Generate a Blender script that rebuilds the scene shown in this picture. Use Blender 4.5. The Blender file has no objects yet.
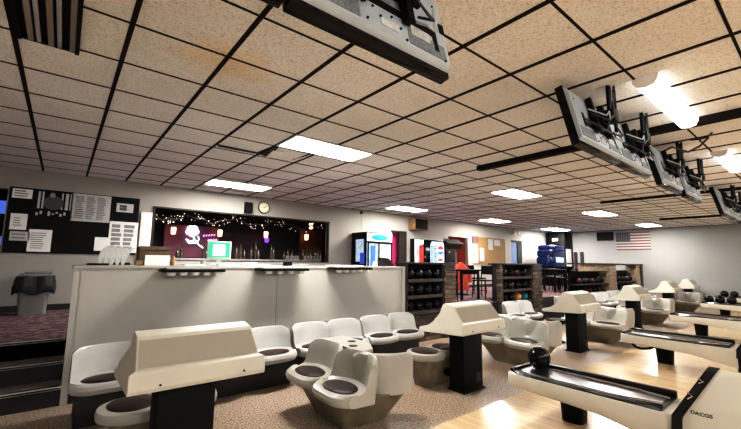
import bpy, bmesh, math, random
from mathutils import Vector, Matrix
random.seed(7)
C = bpy.context.scene.collection
PI = math.pi

# ------------------------------------------------------------------ camera model
EYE = 1.48                       # eye height above the settee floor
YAW, PITCH, ROLL, FPX = 0.6822, 0.125, 0.0131, 376.07
_cy, _sy, _cp, _sp = math.cos(YAW), math.sin(YAW), math.cos(PITCH), math.sin(PITCH)
FWD = Vector((_sy*_cp, _cy*_cp, _sp))
_r = Vector((_cy, -_sy, 0)); _u = _r.cross(FWD)
RGT = _r*math.cos(ROLL) + _u*math.sin(ROLL)
UPV = -_r*math.sin(ROLL) + _u*math.cos(ROLL)
def ray(px, py): return FWD + RGT*((px-370.5)/FPX) + UPV*((214.5-py)/FPX)
def atY(px, py, Y):
    d = ray(px, py); d = d*(Y/d.y); return Vector((d.x, d.y, d.z+EYE))
def atX(px, py, X):
    d = ray(px, py); d = d*(X/d.x); return Vector((d.x, d.y, d.z+EYE))
def atZ(px, py, Z):
    d = ray(px, py); d = d*((Z-EYE)/d.z); return Vector((d.x, d.y, d.z+EYE))

CEIL = EYE + 2.4772*0.61         # 2.99
CON = 0.58                       # concourse floor
YW = 8.65                        # back wall
XF = 18.6                        # far wall
YC = 5.06                        # counter face
YA = 2.43                        # edge of the lane approach

# ------------------------------------------------------------------ materials
def mat(name, col, rough=0.5, metal=0.0, noise=0.0, scale=8.0, bump=0.0, emit=None, estr=0.0, col2=None, detail=4.0, spec=None, coat=0.0):
    m = bpy.data.materials.new(name); m.use_nodes = True
    nt = m.node_tree; b = nt.nodes['Principled BSDF']
    b.inputs['Base Color'].default_value = (*col, 1)
    b.inputs['Roughness'].default_value = rough
    b.inputs['Metallic'].default_value = metal
    if spec is not None: b.inputs['Specular IOR Level'].default_value = spec
    if coat: b.inputs['Coat Weight'].default_value = coat
    if emit:
        b.inputs['Emission Color'].default_value = (*emit, 1)
        b.inputs['Emission Strength'].default_value = estr
    if noise or bump or col2:
        tc = nt.nodes.new('ShaderNodeTexCoord')
        n = nt.nodes.new('ShaderNodeTexNoise'); n.inputs['Scale'].default_value = scale; n.inputs['Detail'].default_value = detail
        nt.links.new(tc.outputs['Object'], n.inputs['Vector'])
        r = nt.nodes.new('ShaderNodeValToRGB')
        c2 = col2 or tuple(c*(1-noise) for c in col)
        r.color_ramp.elements[0].position = 0.35; r.color_ramp.elements[0].color = (*c2, 1)
        r.color_ramp.elements[1].position = 0.65; r.color_ramp.elements[1].color = (*col, 1)
        nt.links.new(n.outputs['Fac'], r.inputs['Fac'])
        nt.links.new(r.outputs['Color'], b.inputs['Base Color'])
        if bump:
            bp = nt.nodes.new('ShaderNodeBump'); bp.inputs['Strength'].default_value = bump; bp.inputs['Distance'].default_value = 0.01
            nt.links.new(n.outputs['Fac'], bp.inputs['Height']); nt.links.new(bp.outputs['Normal'], b.inputs['Normal'])
    return m

M = {}
M['shell'] = mat('moulded_shell', (0.365, 0.36, 0.345), 0.32, noise=0.06, scale=3)
M['shell_warm'] = mat('moulded_shell_warm', (0.36, 0.345, 0.305), 0.35, noise=0.15, scale=3)
M['trunk'] = mat('seat_trunk', (0.21, 0.175, 0.115), 0.45, noise=0.45, scale=5)
M['pad'] = mat('seat_pad', (0.030, 0.017, 0.017), 0.45, noise=0.3, scale=30, spec=0.12)
M['hood'] = mat('score_hood', (0.53, 0.50, 0.43), 0.42, noise=0.05, scale=4)
M['black'] = mat('black_paint', (0.004, 0.0037, 0.0037), 0.6, noise=0.3, scale=12, spec=0.15)
M['blackmatte'] = mat('black_matte', (0.004, 0.0037, 0.0037), 0.6, noise=0.3, scale=12, spec=0.15)
M['blackgloss'] = mat('black_gloss', (0.003, 0.003, 0.004), 0.12, spec=0.22)
M['plinth'] = mat('dark_plinth', (0.010, 0.008, 0.007), 0.6, noise=0.4, scale=6)
M['counter'] = mat('counter_laminate', (0.385, 0.37, 0.34), 0.5, noise=0.07, scale=1.5)
M['countertop'] = mat('counter_top', (0.42, 0.40, 0.365), 0.35, noise=0.1, scale=4)
M['seam'] = mat('seam_grey', (0.22, 0.2, 0.18), 0.7)
M['wall'] = mat('painted_wall', (0.33, 0.31, 0.285), 0.8, noise=0.08, scale=1.2)
M['farwall'] = mat('painted_far_wall', (0.29, 0.285, 0.28), 0.8, noise=0.08, scale=1.0)
M['maroon'] = mat('maroon_wall', (0.22, 0.055, 0.10), 0.7, noise=0.35, scale=2)
M['brownwall'] = mat('brown_wall', (0.14, 0.045, 0.022), 0.6, noise=0.4, scale=3)
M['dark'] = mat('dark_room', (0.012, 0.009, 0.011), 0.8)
M['white'] = mat('white_paper', (0.78, 0.77, 0.75), 0.7, noise=0.06, scale=20)
M['paper'] = mat('grey_paper', (0.50, 0.50, 0.49), 0.7, noise=0.2, scale=30)
M['ink'] = mat('ink', (0.06, 0.06, 0.06), 0.7)
M['greyink'] = mat('grey_ink', (0.28, 0.28, 0.28), 0.7, noise=0.4, scale=60)
M['board'] = mat('black_board', (0.004, 0.0037, 0.0037), 0.6, noise=0.3, scale=12, spec=0.15)
M['cork'] = mat('cork', (0.24, 0.145, 0.06), 0.8, noise=0.25, scale=40)
M['woodframe'] = mat('wood_frame', (0.30, 0.18, 0.08), 0.5, noise=0.4, scale=10)
M['darkwood'] = mat('dark_wood', (0.018, 0.011, 0.008), 0.6, noise=0.4, scale=8)
M['shelfwood'] = mat('shelf_edge_wood', (0.05, 0.034, 0.026), 0.6, noise=0.4, scale=8)
M['steel'] = mat('steel', (0.30, 0.30, 0.31), 0.30, 1.0, noise=0.1, scale=6)
M['chrome'] = mat('chrome', (0.75, 0.75, 0.76), 0.1, 1.0)
M['trayblack'] = mat('tray_black', (0.006, 0.006, 0.006), 0.4, noise=0.2, scale=9, spec=0.3)
M['tvback'] = mat('silver_plastic', (0.37, 0.41, 0.44), 0.4, noise=0.15, scale=5)
M['tvvent'] = mat('vent_grille', (0.20, 0.22, 0.235), 0.5, noise=0.5, scale=90)
M['cable'] = mat('black_cable', (0.012, 0.012, 0.012), 0.5)
M['greycable'] = mat('grey_cable', (0.35, 0.37, 0.38), 0.4)
M['bin'] = mat('bin_plastic', (0.17, 0.165, 0.16), 0.5, noise=0.2, scale=6)
M['bag'] = mat('black_bag', (0.006, 0.006, 0.006), 0.35, noise=0.4, scale=30, bump=0.5, spec=0.3)
M['cardboard'] = mat('cardboard', (0.13, 0.085, 0.05), 0.8, noise=0.25, scale=12)
M['red'] = mat('red_cloth', (0.55, 0.055, 0.03), 0.7, noise=0.35, scale=12)
M['redpanel'] = mat('red_panel', (0.65, 0.02, 0.02), 0.35, emit=(0.8, 0.03, 0.03), estr=0.35)
M['magenta'] = mat('magenta_lit_wall', (0.35, 0.02, 0.10), 0.7, emit=(0.5, 0.02, 0.13), estr=0.10)  # doorway's magenta light put into the wall colour and a faint glow
M['orangeglow'] = mat('orange_glow_wall', (0.35, 0.07, 0.04), 0.7, noise=0.4, scale=4, emit=(0.4, 0.07, 0.04), estr=0.06)  # walls glow weakly to look lit, in place of a lamp inside
M['bluedoor'] = mat('blue_door', (0.13, 0.20, 0.36), 0.6, noise=0.2, scale=4)
M['bluegloss'] = mat('blue_gloss', (0.01, 0.02, 0.09), 0.15, noise=0.7, scale=9, emit=(0.02, 0.06, 0.3), estr=0.10)
M['bluelight'] = mat('blue_light', (0.05, 0.1, 0.6), 0.4, emit=(0.10, 0.2, 0.8), estr=0.5)
M['bluecan'] = mat('blue_graphic', (0.03, 0.10, 0.45), 0.4, emit=(0.04, 0.16, 0.8), estr=0.8)
M['icecan'] = mat('ice_graphic', (0.55, 0.70, 0.9), 0.4, emit=(0.6, 0.8, 1.0), estr=0.75, col2=(0.35, 0.55, 0.85), scale=14)
M['globered'] = mat('globe_red', (0.7, 0.02, 0.03), 0.4, emit=(0.9, 0.03, 0.05), estr=0.6)
M['signwhite'] = mat('sign_white', (0.8, 0.85, 0.85), 0.4, emit=(0.85, 0.95, 0.95), estr=0.5)
M['teal'] = mat('teal_graphic', (0.02, 0.30, 0.36), 0.4, emit=(0.02, 0.4, 0.45), estr=0.15)
M['coolerin'] = mat('cooler_interior', (0.45, 0.55, 0.65), 0.3, emit=(0.55, 0.72, 0.95), estr=0.35, noise=0.6, scale=7)
M['screen'] = mat('green_screen', (0.03, 0.3, 0.18), 0.3, emit=(0.015, 0.33, 0.17), estr=0.6)
M['screenwin'] = mat('screen_window', (0.7, 0.9, 0.8), 0.3, emit=(0.65, 0.95, 0.85), estr=0.6)
M['monbezel'] = mat('monitor_bezel', (0.42, 0.52, 0.46), 0.4)
M['lamp'] = mat('lamp_glow', (1, 0.98, 0.94), 0.5, emit=(1.0, 0.97, 0.92), estr=62)
M['strip'] = mat('strip_glow', (1, 0.99, 0.97), 0.5, emit=(1.0, 0.985, 0.96), estr=2.6)
M['lanefill'] = mat('lane_fill_glow', (1, 0.99, 0.97), 0.5, emit=(1.0, 0.985, 0.96), estr=58)  # fill light for the added strips out of view, far stronger than the visible ones
M['lampend'] = mat('lamp_end_cap', (0.75, 0.72, 0.68), 0.5)
M['sconce'] = mat('sconce_glow', (1, 0.7, 0.4), 0.5, emit=(1.0, 0.55, 0.30), estr=2.6)
M['bulb'] = mat('tiny_bulb', (1, 0.85, 0.75), 0.5, emit=(1.0, 0.72, 0.62), estr=1.6)
M['neonw'] = mat('neon_white', (1, 1, 1), 0.5, emit=(0.70, 0.78, 1.0), estr=3.0)
M['neonp'] = mat('neon_pink', (1, 0.5, 0.8), 0.5, emit=(0.75, 0.4, 1.0), estr=2)
M['neong'] = mat('neon_mint', (0.5, 1, 0.9), 0.5, emit=(0.5, 0.95, 1.0), estr=2)
M['purple'] = mat('purple_glow', (0.2, 0.05, 0.4), 0.5, emit=(0.22, 0.06, 0.6), estr=1.2)
M['clockface'] = mat('clock_face', (0.75, 0.70, 0.50), 0.5)
M['clockrim'] = mat('clock_rim', (0.05, 0.05, 0.03), 0.4)
M['gold'] = mat('brass', (0.55, 0.40, 0.12), 0.35, 0.8)
M['glass'] = mat('bottle_glass', (0.10, 0.07, 0.05), 0.1, noise=0.5, scale=8)
M['greyitem'] = mat('grey_item', (0.36, 0.34, 0.33), 0.5, noise=0.3, scale=10)
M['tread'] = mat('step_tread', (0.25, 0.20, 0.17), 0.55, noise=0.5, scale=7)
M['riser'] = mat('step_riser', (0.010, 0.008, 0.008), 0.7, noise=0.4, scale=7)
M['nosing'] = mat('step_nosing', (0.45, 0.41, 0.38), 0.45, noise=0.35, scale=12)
M['tbar'] = mat('ceiling_tbar', (0.012, 0.009, 0.008), 0.8, spec=0.1)
M['flagred'] = mat('flag_red', (0.16, 0.075, 0.07), 0.8)
M['flagwhite'] = mat('flag_white', (0.42, 0.40, 0.38), 0.8)
M['flagblue'] = mat('flag_blue', (0.045, 0.05, 0.07), 0.8)
M['orangeball'] = mat('orange_ball', (0.60, 0.26, 0.07), 0.12, noise=0.3, scale=8)
M['tealball'] = mat('teal_ball', (0.02, 0.22, 0.30), 0.12, noise=0.4, scale=8)
M['redball'] = mat('dark_red_ball', (0.045, 0.006, 0.009), 0.12, noise=0.5, scale=8)
M['decal'] = mat('decal_ink', (0.02, 0.02, 0.02), 0.5)
M['canister'] = mat('blue_canister', (0.03, 0.08, 0.55), 0.3, emit=(0.03, 0.08, 0.6), estr=0.2)

def tex_mat(name, build, rough=0.5):
    m = bpy.data.materials.new(name); m.use_nodes = True
    b = m.node_tree.nodes['Principled BSDF']; b.inputs['Roughness'].default_value = rough
    build(m.node_tree, b); return m
def _ramp(nt, stops):
    r = nt.nodes.new('ShaderNodeValToRGB')
    e = r.color_ramp.elements
    e[0].position, e[0].color = stops[0][0], (*stops[0][1], 1)
    e[1].position, e[1].color = stops[-1][0], (*stops[-1][1], 1)
    for p, c in stops[1:-1]:
        k = e.new(p); k.color = (*c, 1)
    return r
def _noise(nt, scale, detail=4, coord='Object', stretch=None):
    tc = nt.nodes.new('ShaderNodeTexCoord'); n = nt.nodes.new('ShaderNodeTexNoise')
    n.inputs['Scale'].default_value = scale; n.inputs['Detail'].default_value = detail
    if stretch:
        mp = nt.nodes.new('ShaderNodeMapping'); mp.inputs['Scale'].default_value = stretch
        nt.links.new(tc.outputs[coord], mp.inputs['Vector']); nt.links.new(mp.outputs['Vector'], n.inputs['Vector'])
    else: nt.links.new(tc.outputs[coord], n.inputs['Vector'])
    return n
def _mix(nt, fac, a, b, mode='MIX'):
    x = nt.nodes.new('ShaderNodeMix'); x.data_type = 'RGBA'; x.blend_type = mode
    for sock, v in ((x.inputs['Factor'], fac), (x.inputs['A'], a), (x.inputs['B'], b)):
        if hasattr(v, 'node'): nt.links.new(v, sock)
        elif isinstance(v, tuple): sock.default_value = (*v, 1)
        else: sock.default_value = v
    return x.outputs['Result']

def b_ceiling(nt, b):
    n = _noise(nt, 75, 3); r = _ramp(nt, [(0.28, (0.50, 0.48, 0.46)), (0.45, (0.77, 0.775, 0.775)), (0.62, (0.85, 0.865, 0.875))])
    nt.links.new(n.outputs['Fac'], r.inputs['Fac'])
    g = _noise(nt, 0.5, 2); gr = _ramp(nt, [(0.35, (0.84, 0.82, 0.80)), (0.65, (1, 1, 1))]); nt.links.new(g.outputs['Fac'], gr.inputs['Fac'])
    c = _mix(nt, 1.0, r.outputs['Color'], gr.outputs['Color'], 'MULTIPLY')
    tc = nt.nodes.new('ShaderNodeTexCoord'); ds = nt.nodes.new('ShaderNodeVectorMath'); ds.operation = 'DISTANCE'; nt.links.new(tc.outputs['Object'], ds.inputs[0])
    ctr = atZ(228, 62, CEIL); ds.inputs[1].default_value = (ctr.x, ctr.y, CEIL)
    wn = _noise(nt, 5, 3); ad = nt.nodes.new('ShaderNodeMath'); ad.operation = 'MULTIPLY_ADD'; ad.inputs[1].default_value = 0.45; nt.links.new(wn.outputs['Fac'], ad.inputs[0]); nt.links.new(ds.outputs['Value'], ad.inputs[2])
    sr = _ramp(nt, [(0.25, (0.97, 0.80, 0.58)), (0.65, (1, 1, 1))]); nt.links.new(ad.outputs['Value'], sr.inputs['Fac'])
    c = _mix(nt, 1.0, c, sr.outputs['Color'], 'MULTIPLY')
    nt.links.new(c, b.inputs['Base Color'])
    bp = nt.nodes.new('ShaderNodeBump'); bp.inputs['Strength'].default_value = 0.5; bp.inputs['Distance'].default_value = 0.01
    nt.links.new(n.outputs['Fac'], bp.inputs['Height']); nt.links.new(bp.outputs['Normal'], b.inputs['Normal'])
M['ceiling'] = tex_mat('ceiling_tile', b_ceiling, 0.9)

def b_settee(nt, b):
    n = _noise(nt, 60, 4); r = _ramp(nt, [(0.34, (0.055, 0.04, 0.03)), (0.45, (0.23, 0.175, 0.135)), (0.55, (0.38, 0.305, 0.25)), (0.68, (0.62, 0.54, 0.47))])
    nt.links.new(n.outputs['Fac'], r.inputs['Fac'])
    g = _noise(nt, 0.8, 3); gr = _ramp(nt, [(0.35, (0.80, 0.76, 0.66)), (0.65, (1.0, 0.97, 0.95))]); nt.links.new(g.outputs['Fac'], gr.inputs['Fac'])
    nt.links.new(_mix(nt, 1.0, r.outputs['Color'], gr.outputs['Color'], 'MULTIPLY'), b.inputs['Base Color'])
    rr = nt.nodes.new('ShaderNodeMapRange'); rr.inputs['To Min'].default_value = 0.28; rr.inputs['To Max'].default_value = 0.55; b.inputs['Specular IOR Level'].default_value = 0.3
    nt.links.new(g.outputs['Fac'], rr.inputs['Value']); nt.links.new(rr.outputs['Result'], b.inputs['Roughness'])
M['settee'] = tex_mat('speckled_settee_floor', b_settee, 0.35)

def b_lane(nt, b):
    tc = nt.nodes.new('ShaderNodeTexCoord')
    mp = nt.nodes.new('ShaderNodeMapping'); mp.inputs['Rotation'].default_value = (0, 0, PI/2); nt.links.new(tc.outputs['Object'], mp.inputs['Vector'])
    br = nt.nodes.new('ShaderNodeTexBrick'); br.inputs['Scale'].default_value = 1.0
    br.inputs['Brick Width'].default_value = 2.2; br.inputs['Row Height'].default_value = 0.03; br.inputs['Mortar Size'].default_value = 0.0012
    br.inputs['Color1'].default_value = (0.76, 0.61, 0.43, 1); br.inputs['Color2'].default_value = (0.69, 0.52, 0.34, 1); br.inputs['Mortar'].default_value = (0.30, 0.18, 0.09, 1)
    nt.links.new(mp.outputs['Vector'], br.inputs['Vector'])
    n = _noise(nt, 3, 5, stretch=(6, 0.6, 1)); r = _ramp(nt, [(0.3, (0.82, 0.78, 0.72)), (0.7, (1.06, 1.03, 1.0))]); nt.links.new(n.outputs['Fac'], r.inputs['Fac'])
    nt.links.new(_mix(nt, 1.0, br.outputs['Color'], r.outputs['Color'], 'MULTIPLY'), b.inputs['Base Color'])
    b.inputs['Coat Weight'].default_value = 0.5; b.inputs['Coat Roughness'].default_value = 0.12
M['slopeshade'] = mat('slope_shade_tint', (0.36, 0.325, 0.265), 0.55, noise=0.05, scale=4)  # darker version of the hood colour, shade on its front slope put into colour
M['lane'] = tex_mat('maple_approach', b_lane, 0.22)

def b_carpet(nt, b):
    n = _noise(nt, 13, 3, stretch=(1, 1.5, 1)); r = _ramp(nt, [(0.40, (0.022, 0.014, 0.018)), (0.5, (0.11, 0.036, 0.048)), (0.62, (0.20, 0.14, 0.135))])
    nt.links.new(n.outputs['Fac'], r.inputs['Fac']); nt.links.new(r.outputs['Color'], b.inputs['Base Color'])
M['carpet'] = tex_mat('patterned_red_carpet', b_carpet, 0.95)

def b_brick(nt, b):
    tc = nt.nodes.new('ShaderNodeTexCoord'); mp = nt.nodes.new('ShaderNodeMapping')
    mp.inputs['Rotation'].default_value = (PI/2, 0, 0)
    nt.links.new(tc.outputs['Object'], mp.inputs['Vector'])
    br = nt.nodes.new('ShaderNodeTexBrick'); br.inputs['Scale'].default_value = 1.0
    br.inputs['Brick Width'].default_value = 0.24; br.inputs['Row Height'].default_value = 0.085; br.inputs['Mortar Size'].default_value = 0.009
    br.inputs['Color1'].default_value = (0.16, 0.105, 0.065, 1); br.inputs['Color2'].default_value = (0.035, 0.024, 0.018, 1); br.inputs['Mortar'].default_value = (0.03, 0.026, 0.022, 1)
    nt.links.new(mp.outputs['Vector'], br.inputs['Vector'])
    n = _noise(nt, 12, 4); r = _ramp(nt, [(0.3, (0.5, 0.5, 0.5)), (0.7, (1.2, 1.2, 1.2))]); nt.links.new(n.outputs['Fac'], r.inputs['Fac'])
    nt.links.new(_mix(nt, 1.0, br.outputs['Color'], r.outputs['Color'], 'MULTIPLY'), b.inputs['Base Color'])
M['brick'] = tex_mat('rough_brick', b_brick, 0.85)
M['tanbrick'] = mat('tan_stone', (0.30, 0.22, 0.145), 0.8, noise=0.6, scale=14)

# ------------------------------------------------------------------ mesh builder
W = {}        # world matrix of every parent we make
class MB:
    def __init__(s, T=None): s.bm = bmesh.new(); s.T = T or Matrix(); s.mi = 0
    def _fin(s, geom_verts, M_=None):
        if M_ is not None: bmesh.ops.transform(s.bm, matrix=M_, verts=geom_verts)
    def box(s, x0, x1, y0, y1, z0, z1, bev=0.0, seg=2, T=None):
        r = bmesh.ops.create_cube(s.bm, size=1.0); vs = r['verts']
        bmesh.ops.scale(s.bm, vec=(abs(x1-x0), abs(y1-y0), abs(z1-z0)), verts=vs)
        bmesh.ops.translate(s.bm, vec=((x0+x1)/2, (y0+y1)/2, (z0+z1)/2), verts=vs)
        fs = list({f for v in vs for f in v.link_faces})
        if bev > 0:
            es = list({e for v in vs for e in v.link_edges})
            rb = bmesh.ops.bevel(s.bm, geom=es, offset=bev, segments=seg, affect='EDGES', profile=0.5)
            fs = list(set([f for f in rb['faces']] + [f for f in fs if f.is_valid]))
            vs = list({v for f in fs for v in f.verts})
        for f in fs: f.material_index = s.mi
        if T is not None: bmesh.ops.transform(s.bm, matrix=T, verts=vs)
        return s
    def cyl(s, p0, p1, r0, r1=None, n=16, caps=True):
        p0, p1 = Vector(p0), Vector(p1); r1 = r0 if r1 is None else r1
        d = p1-p0; L = d.length
        q = Vector((0, 0, 1)).rotation_difference(d.normalized()).to_matrix().to_4x4()
        r = bmesh.ops.create_cone(s.bm, cap_ends=caps, segments=n, radius1=r0, radius2=r1, depth=L)
        vs = r['verts']; bmesh.ops.transform(s.bm, matrix=Matrix.Translation((p0+p1)/2) @ q, verts=vs)
        for f in {f for v in vs for f in v.link_faces}: f.material_index = s.mi
        return s
    def sphere(s, c, r, n=20, m=12, sc=(1, 1, 1)):
        q = bmesh.ops.create_uvsphere(s.bm, u_segments=n, v_segments=m, radius=r); vs = q['verts']
        bmesh.ops.scale(s.bm, vec=sc, verts=vs); bmesh.ops.translate(s.bm, vec=c, verts=vs)
        for f in {f for v in vs for f in v.link_faces}: f.material_index = s.mi
        return s
    def tube(s, pts, r, n=8):
        pts = [Vector(p) for p in pts]; rings = []
        prev = None
        for i, p in enumerate(pts):
            d = (pts[min(i+1, len(pts)-1)] - pts[max(i-1, 0)]).normalized()
            a = prev or (Vector((0, 0, 1)) if abs(d.z) < 0.9 else Vector((1, 0, 0)))
            u = (a - d*a.dot(d)).normalized(); v = d.cross(u); prev = u
            rings.append([s.bm.verts.new(p + (u*math.cos(2*PI*k/n) + v*math.sin(2*PI*k/n))*r) for k in range(n)])
        for a, b in zip(rings, rings[1:]):
            for k in range(n):
                f = s.bm.faces.new((a[k], a[(k+1) % n], b[(k+1) % n], b[k])); f.material_index = s.mi
        for rg in (rings[0][::-1], rings[-1]):
            f = s.bm.faces.new(rg); f.material_index = s.mi
        return s
    def prism(s, poly, a0, a1, axis='x'):
        """poly: list of 2-D points; axis x: (y,z), axis y: (x,z), axis z: (x,y)"""
        mk = {'x': lambda p, a: (a, p[0], p[1]), 'y': lambda p, a: (p[0], a, p[1]), 'z': lambda p, a: (p[0], p[1], a)}[axis]
        A = [s.bm.verts.new(mk(p, a0)) for p in poly]; B = [s.bm.verts.new(mk(p, a1)) for p in poly]
        n = len(poly); fs = [s.bm.faces.new(A), s.bm.faces.new(B[::-1])]
        for k in range(n): fs.append(s.bm.faces.new((A[k], B[k], B[(k+1) % n], A[(k+1) % n])))
        for f in fs: f.material_index = s.mi
        return s
    def loft(s, rows, close_ends=True):
        R = [[s.bm.verts.new(p) for p in row] for row in rows]
        for a, b in zip(R, R[1:]):
            for k in range(len(a)-1):
                f = s.bm.faces.new((a[k], a[k+1], b[k+1], b[k])); f.material_index = s.mi
        if close_ends:
            for rg in (R[0][::-1], R[-1]):
                f = s.bm.faces.new(rg); f.material_index = s.mi
        return s
    def quad(s, *pts):
        f = s.bm.faces.new([s.bm.verts.new(p) for p in pts]); f.material_index = s.mi; return s
    def lathe(s, prof, c=(0, 0, 0), n=24, sc=(1, 1)):
        rings = [[s.bm.verts.new((c[0]+r*sc[0]*math.cos(2*PI*k/n), c[1]+r*sc[1]*math.sin(2*PI*k/n), c[2]+z)) for k in range(n)] for r, z in prof]
        for a, b in zip(rings, rings[1:]):
            for k in range(n):
                f = s.bm.faces.new((a[k], a[(k+1) % n], b[(k+1) % n], b[k])); f.material_index = s.mi
        for rg in (rings[0][::-1], rings[-1]):
            f = s.bm.faces.new(rg); f.material_index = s.mi
        return s
    def xf(s, T): bmesh.ops.transform(s.bm, matrix=T, verts=s.bm.verts[:]); return s
    def build(s, name, m, parent=None, local=False, ang=35, recalc=True):
        """World coordinates unless local; the mesh is stored relative to its parent (or to its own base when top-level)."""
        if recalc: bmesh.ops.recalc_face_normals(s.bm, faces=s.bm.faces[:])
        for f in s.bm.faces: f.smooth = True
        me = bpy.data.meshes.new(name); loc = None
        if parent is None and not local:
            vs = [v.co for v in s.bm.verts]
            c = Vector(((min(v.x for v in vs)+max(v.x for v in vs))/2, (min(v.y for v in vs)+max(v.y for v in vs))/2, min(v.z for v in vs)))
            bmesh.ops.translate(s.bm, vec=-c, verts=s.bm.verts[:]); loc = c
        elif parent is not None and not local:
            bmesh.ops.transform(s.bm, matrix=W[parent.name].inverted(), verts=s.bm.verts[:])
        s.bm.to_mesh(me); s.bm.free()
        for k in (m if isinstance(m, (list, tuple)) else [m]): me.materials.append(k)
        me.set_sharp_from_angle(angle=math.radians(ang))
        o = bpy.data.objects.new(name, me); C.objects.link(o)
        if loc is not None: o.location = loc
        if parent is not None: o.parent = parent; W[o.name] = W[parent.name]
        else: W[o.name] = Matrix.Translation(o.location)
        return o

def tag(o, label, cat, group=None, kind=None):
    o['label'] = label; o['category'] = cat
    if group: o['group'] = group
    if kind: o['kind'] = kind
    return o
def thing(name, label, cat, loc=(0, 0, 0), rotz=0, group=None):
    o = bpy.data.objects.new(name, None); C.objects.link(o); o.empty_display_size = 0.1
    o.location = loc; o.rotation_euler = (0, 0, rotz)
    W[o.name] = Matrix.Translation(loc) @ Matrix.Rotation(rotz, 4, 'Z')
    return tag(o, label, cat, group)
def struct(name, mb, m, ang=35):
    bmesh.ops.recalc_face_normals(mb.bm, faces=mb.bm.faces[:])
    me = bpy.data.meshes.new(name); mb.bm.to_mesh(me); mb.bm.free()
    for k in (m if isinstance(m, (list, tuple)) else [m]): me.materials.append(k)
    o = bpy.data.objects.new(name, me); C.objects.link(o); o['kind'] = 'structure'; W[o.name] = Matrix(); return o
def dup(root, loc, rotz=0, label=None, group=None):
    r = root.copy(); C.objects.link(r); r.location = loc; r.rotation_euler = (0, 0, rotz)
    if label: r['label'] = label
    if group: r['group'] = group
    for ch in list(root.children):
        c = ch.copy(); C.objects.link(c); c.parent = r
        for g in list(ch.children):
            d = g.copy(); C.objects.link(d); d.parent = c
    return r
def text_mb(txt, size, T, depth=0.002, spacing=1.0, shear=0.0):
    cu = bpy.data.curves.new('txt', 'FONT'); cu.body = txt; cu.size = size; cu.extrude = depth; cu.align_x = 'CENTER'; cu.align_y = 'CENTER'; cu.space_character = spacing; cu.shear = shear
    cu.offset = size*0.02
    to = bpy.data.objects.new('txt', cu); C.objects.link(to)
    dg = bpy.context.evaluated_depsgraph_get(); me = bpy.data.meshes.new_from_object(to.evaluated_get(dg))
    mb = MB(); mb.bm.from_mesh(me); mb.xf(T)
    bpy.data.objects.remove(to); bpy.data.curves.remove(cu); bpy.data.meshes.remove(me)
    return mb

ORD = ['first', 'second', 'third', 'fourth', 'fifth', 'sixth', 'seventh', 'eighth']

# ================================================================== SETTING
X0, XN, YB = -4.5, XF, -7.0       # extents of the hall that is built
struct('floor', MB().box(X0, XF, YA, YC+0.02, -0.10, 0.0), M['settee'])
struct('floor_lane_approach', MB().box(X0, XF, YB, YA, -0.10, 0.004), M['lane'])
mb = MB(); mb.box(0.17, XF, 5.12, YW+0.1, CON-0.12, CON); mb.box(X0, 0.17, 5.625, YW+0.1, CON-0.12, CON)
struct('floor_concourse', mb, M['carpet'])
struct('trim_concourse_riser', MB().box(4.92, XF, 5.08, 5.13, 0.0, CON), M['plinth'])
# three steps up to the concourse on the near side of the counter
mb = MB(); h = CON/3
mb.mi = 0
for k in range(3):
    y0 = 5.05+0.275*k
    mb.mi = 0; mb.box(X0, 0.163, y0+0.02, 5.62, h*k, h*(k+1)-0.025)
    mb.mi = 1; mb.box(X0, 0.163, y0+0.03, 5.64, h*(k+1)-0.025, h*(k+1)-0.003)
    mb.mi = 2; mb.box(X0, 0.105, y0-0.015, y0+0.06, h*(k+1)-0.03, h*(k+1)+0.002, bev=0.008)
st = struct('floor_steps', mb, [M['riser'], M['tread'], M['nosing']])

# ceiling slab with the grid of bars
struct('ceiling', MB().box(X0, XF+0.2, YB, YW+0.1, CEIL, CEIL+0.12), M['ceiling'])
gx0, gy0, T_ = -0.3897, 3.3485, 0.61
mb = MB()
k = -7
while gx0+k*T_ < XF:
    x = gx0+k*T_
    if x > X0: mb.box(x-0.0155, x+0.0155, YB, YW, CEIL-0.008, CEIL+0.01)
    k += 1
for k in range(-9, 18):
    y = gy0+k*T_
    if YB < y < YW: mb.box(X0, XF, y-0.0085, y+0.0085, CEIL-0.005, CEIL+0.01)
struct('ceiling_grid', mb, M['tbar'])
# deep dark joints where ceiling sections meet
for i, (x, ya, yb, w, d) in enumerate([(4.96, -3.0, 3.42, 0.055, 0.07), (9.95, -3.0, 3.45, 0.05, 0.05), (15.0, -3.0, 3.5, 0.05, 0.05)]):
    struct('trim_%d' % (i+1), MB().box(x-w, x+w, ya, yb, CEIL-d, CEIL+0.005), M['tbar'])
# back wall with its openings
op = [(-2.6, -0.80, CON, 2.62), (1.38, 5.55, 1.44, 2.525), (7.90, 8.52, CON, 2.42), (10.62, 11.75, CON, 2.42), (14.75, 15.62, CON, 2.46)]
def wall_pieces(mb, x0, x1, y0, y1, z0, z1, ops):
    xs = sorted({x0, x1} | {o[0] for o in ops} | {o[1] for o in ops})
    for a, b in zip(xs, xs[1:]):
        o = next((o for o in ops if o[0] <= a and b <= o[1]), None)
        if not o: mb.box(a, b, y0, y1, z0, z1)
        else:
            if o[2] > z0+0.01: mb.box(a, b, y0, y1, z0, o[2])
            if o[3] < z1-0.01: mb.box(a, b, y0, y1, o[3], z1)
mb = MB(); wall_pieces(mb, X0, XF+0.1, YW, YW+0.12, CON, CEIL, op); struct('wall_back', mb, M['wall'])
struct('wall_far', MB().box(XF, XF+0.12, YB, YW+0.12, -0.1, CEIL), M['farwall'])
mb = MB()
for a, b in [(-0.80, 1.38), (1.38, 7.90), (8.52, 10.62), (11.75, 14.75), (15.62, XF)]: mb.box(a, b, YW-0.015, YW, CON, CON+0.10)
struct('baseboard_back', mb, M['plinth'])

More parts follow.
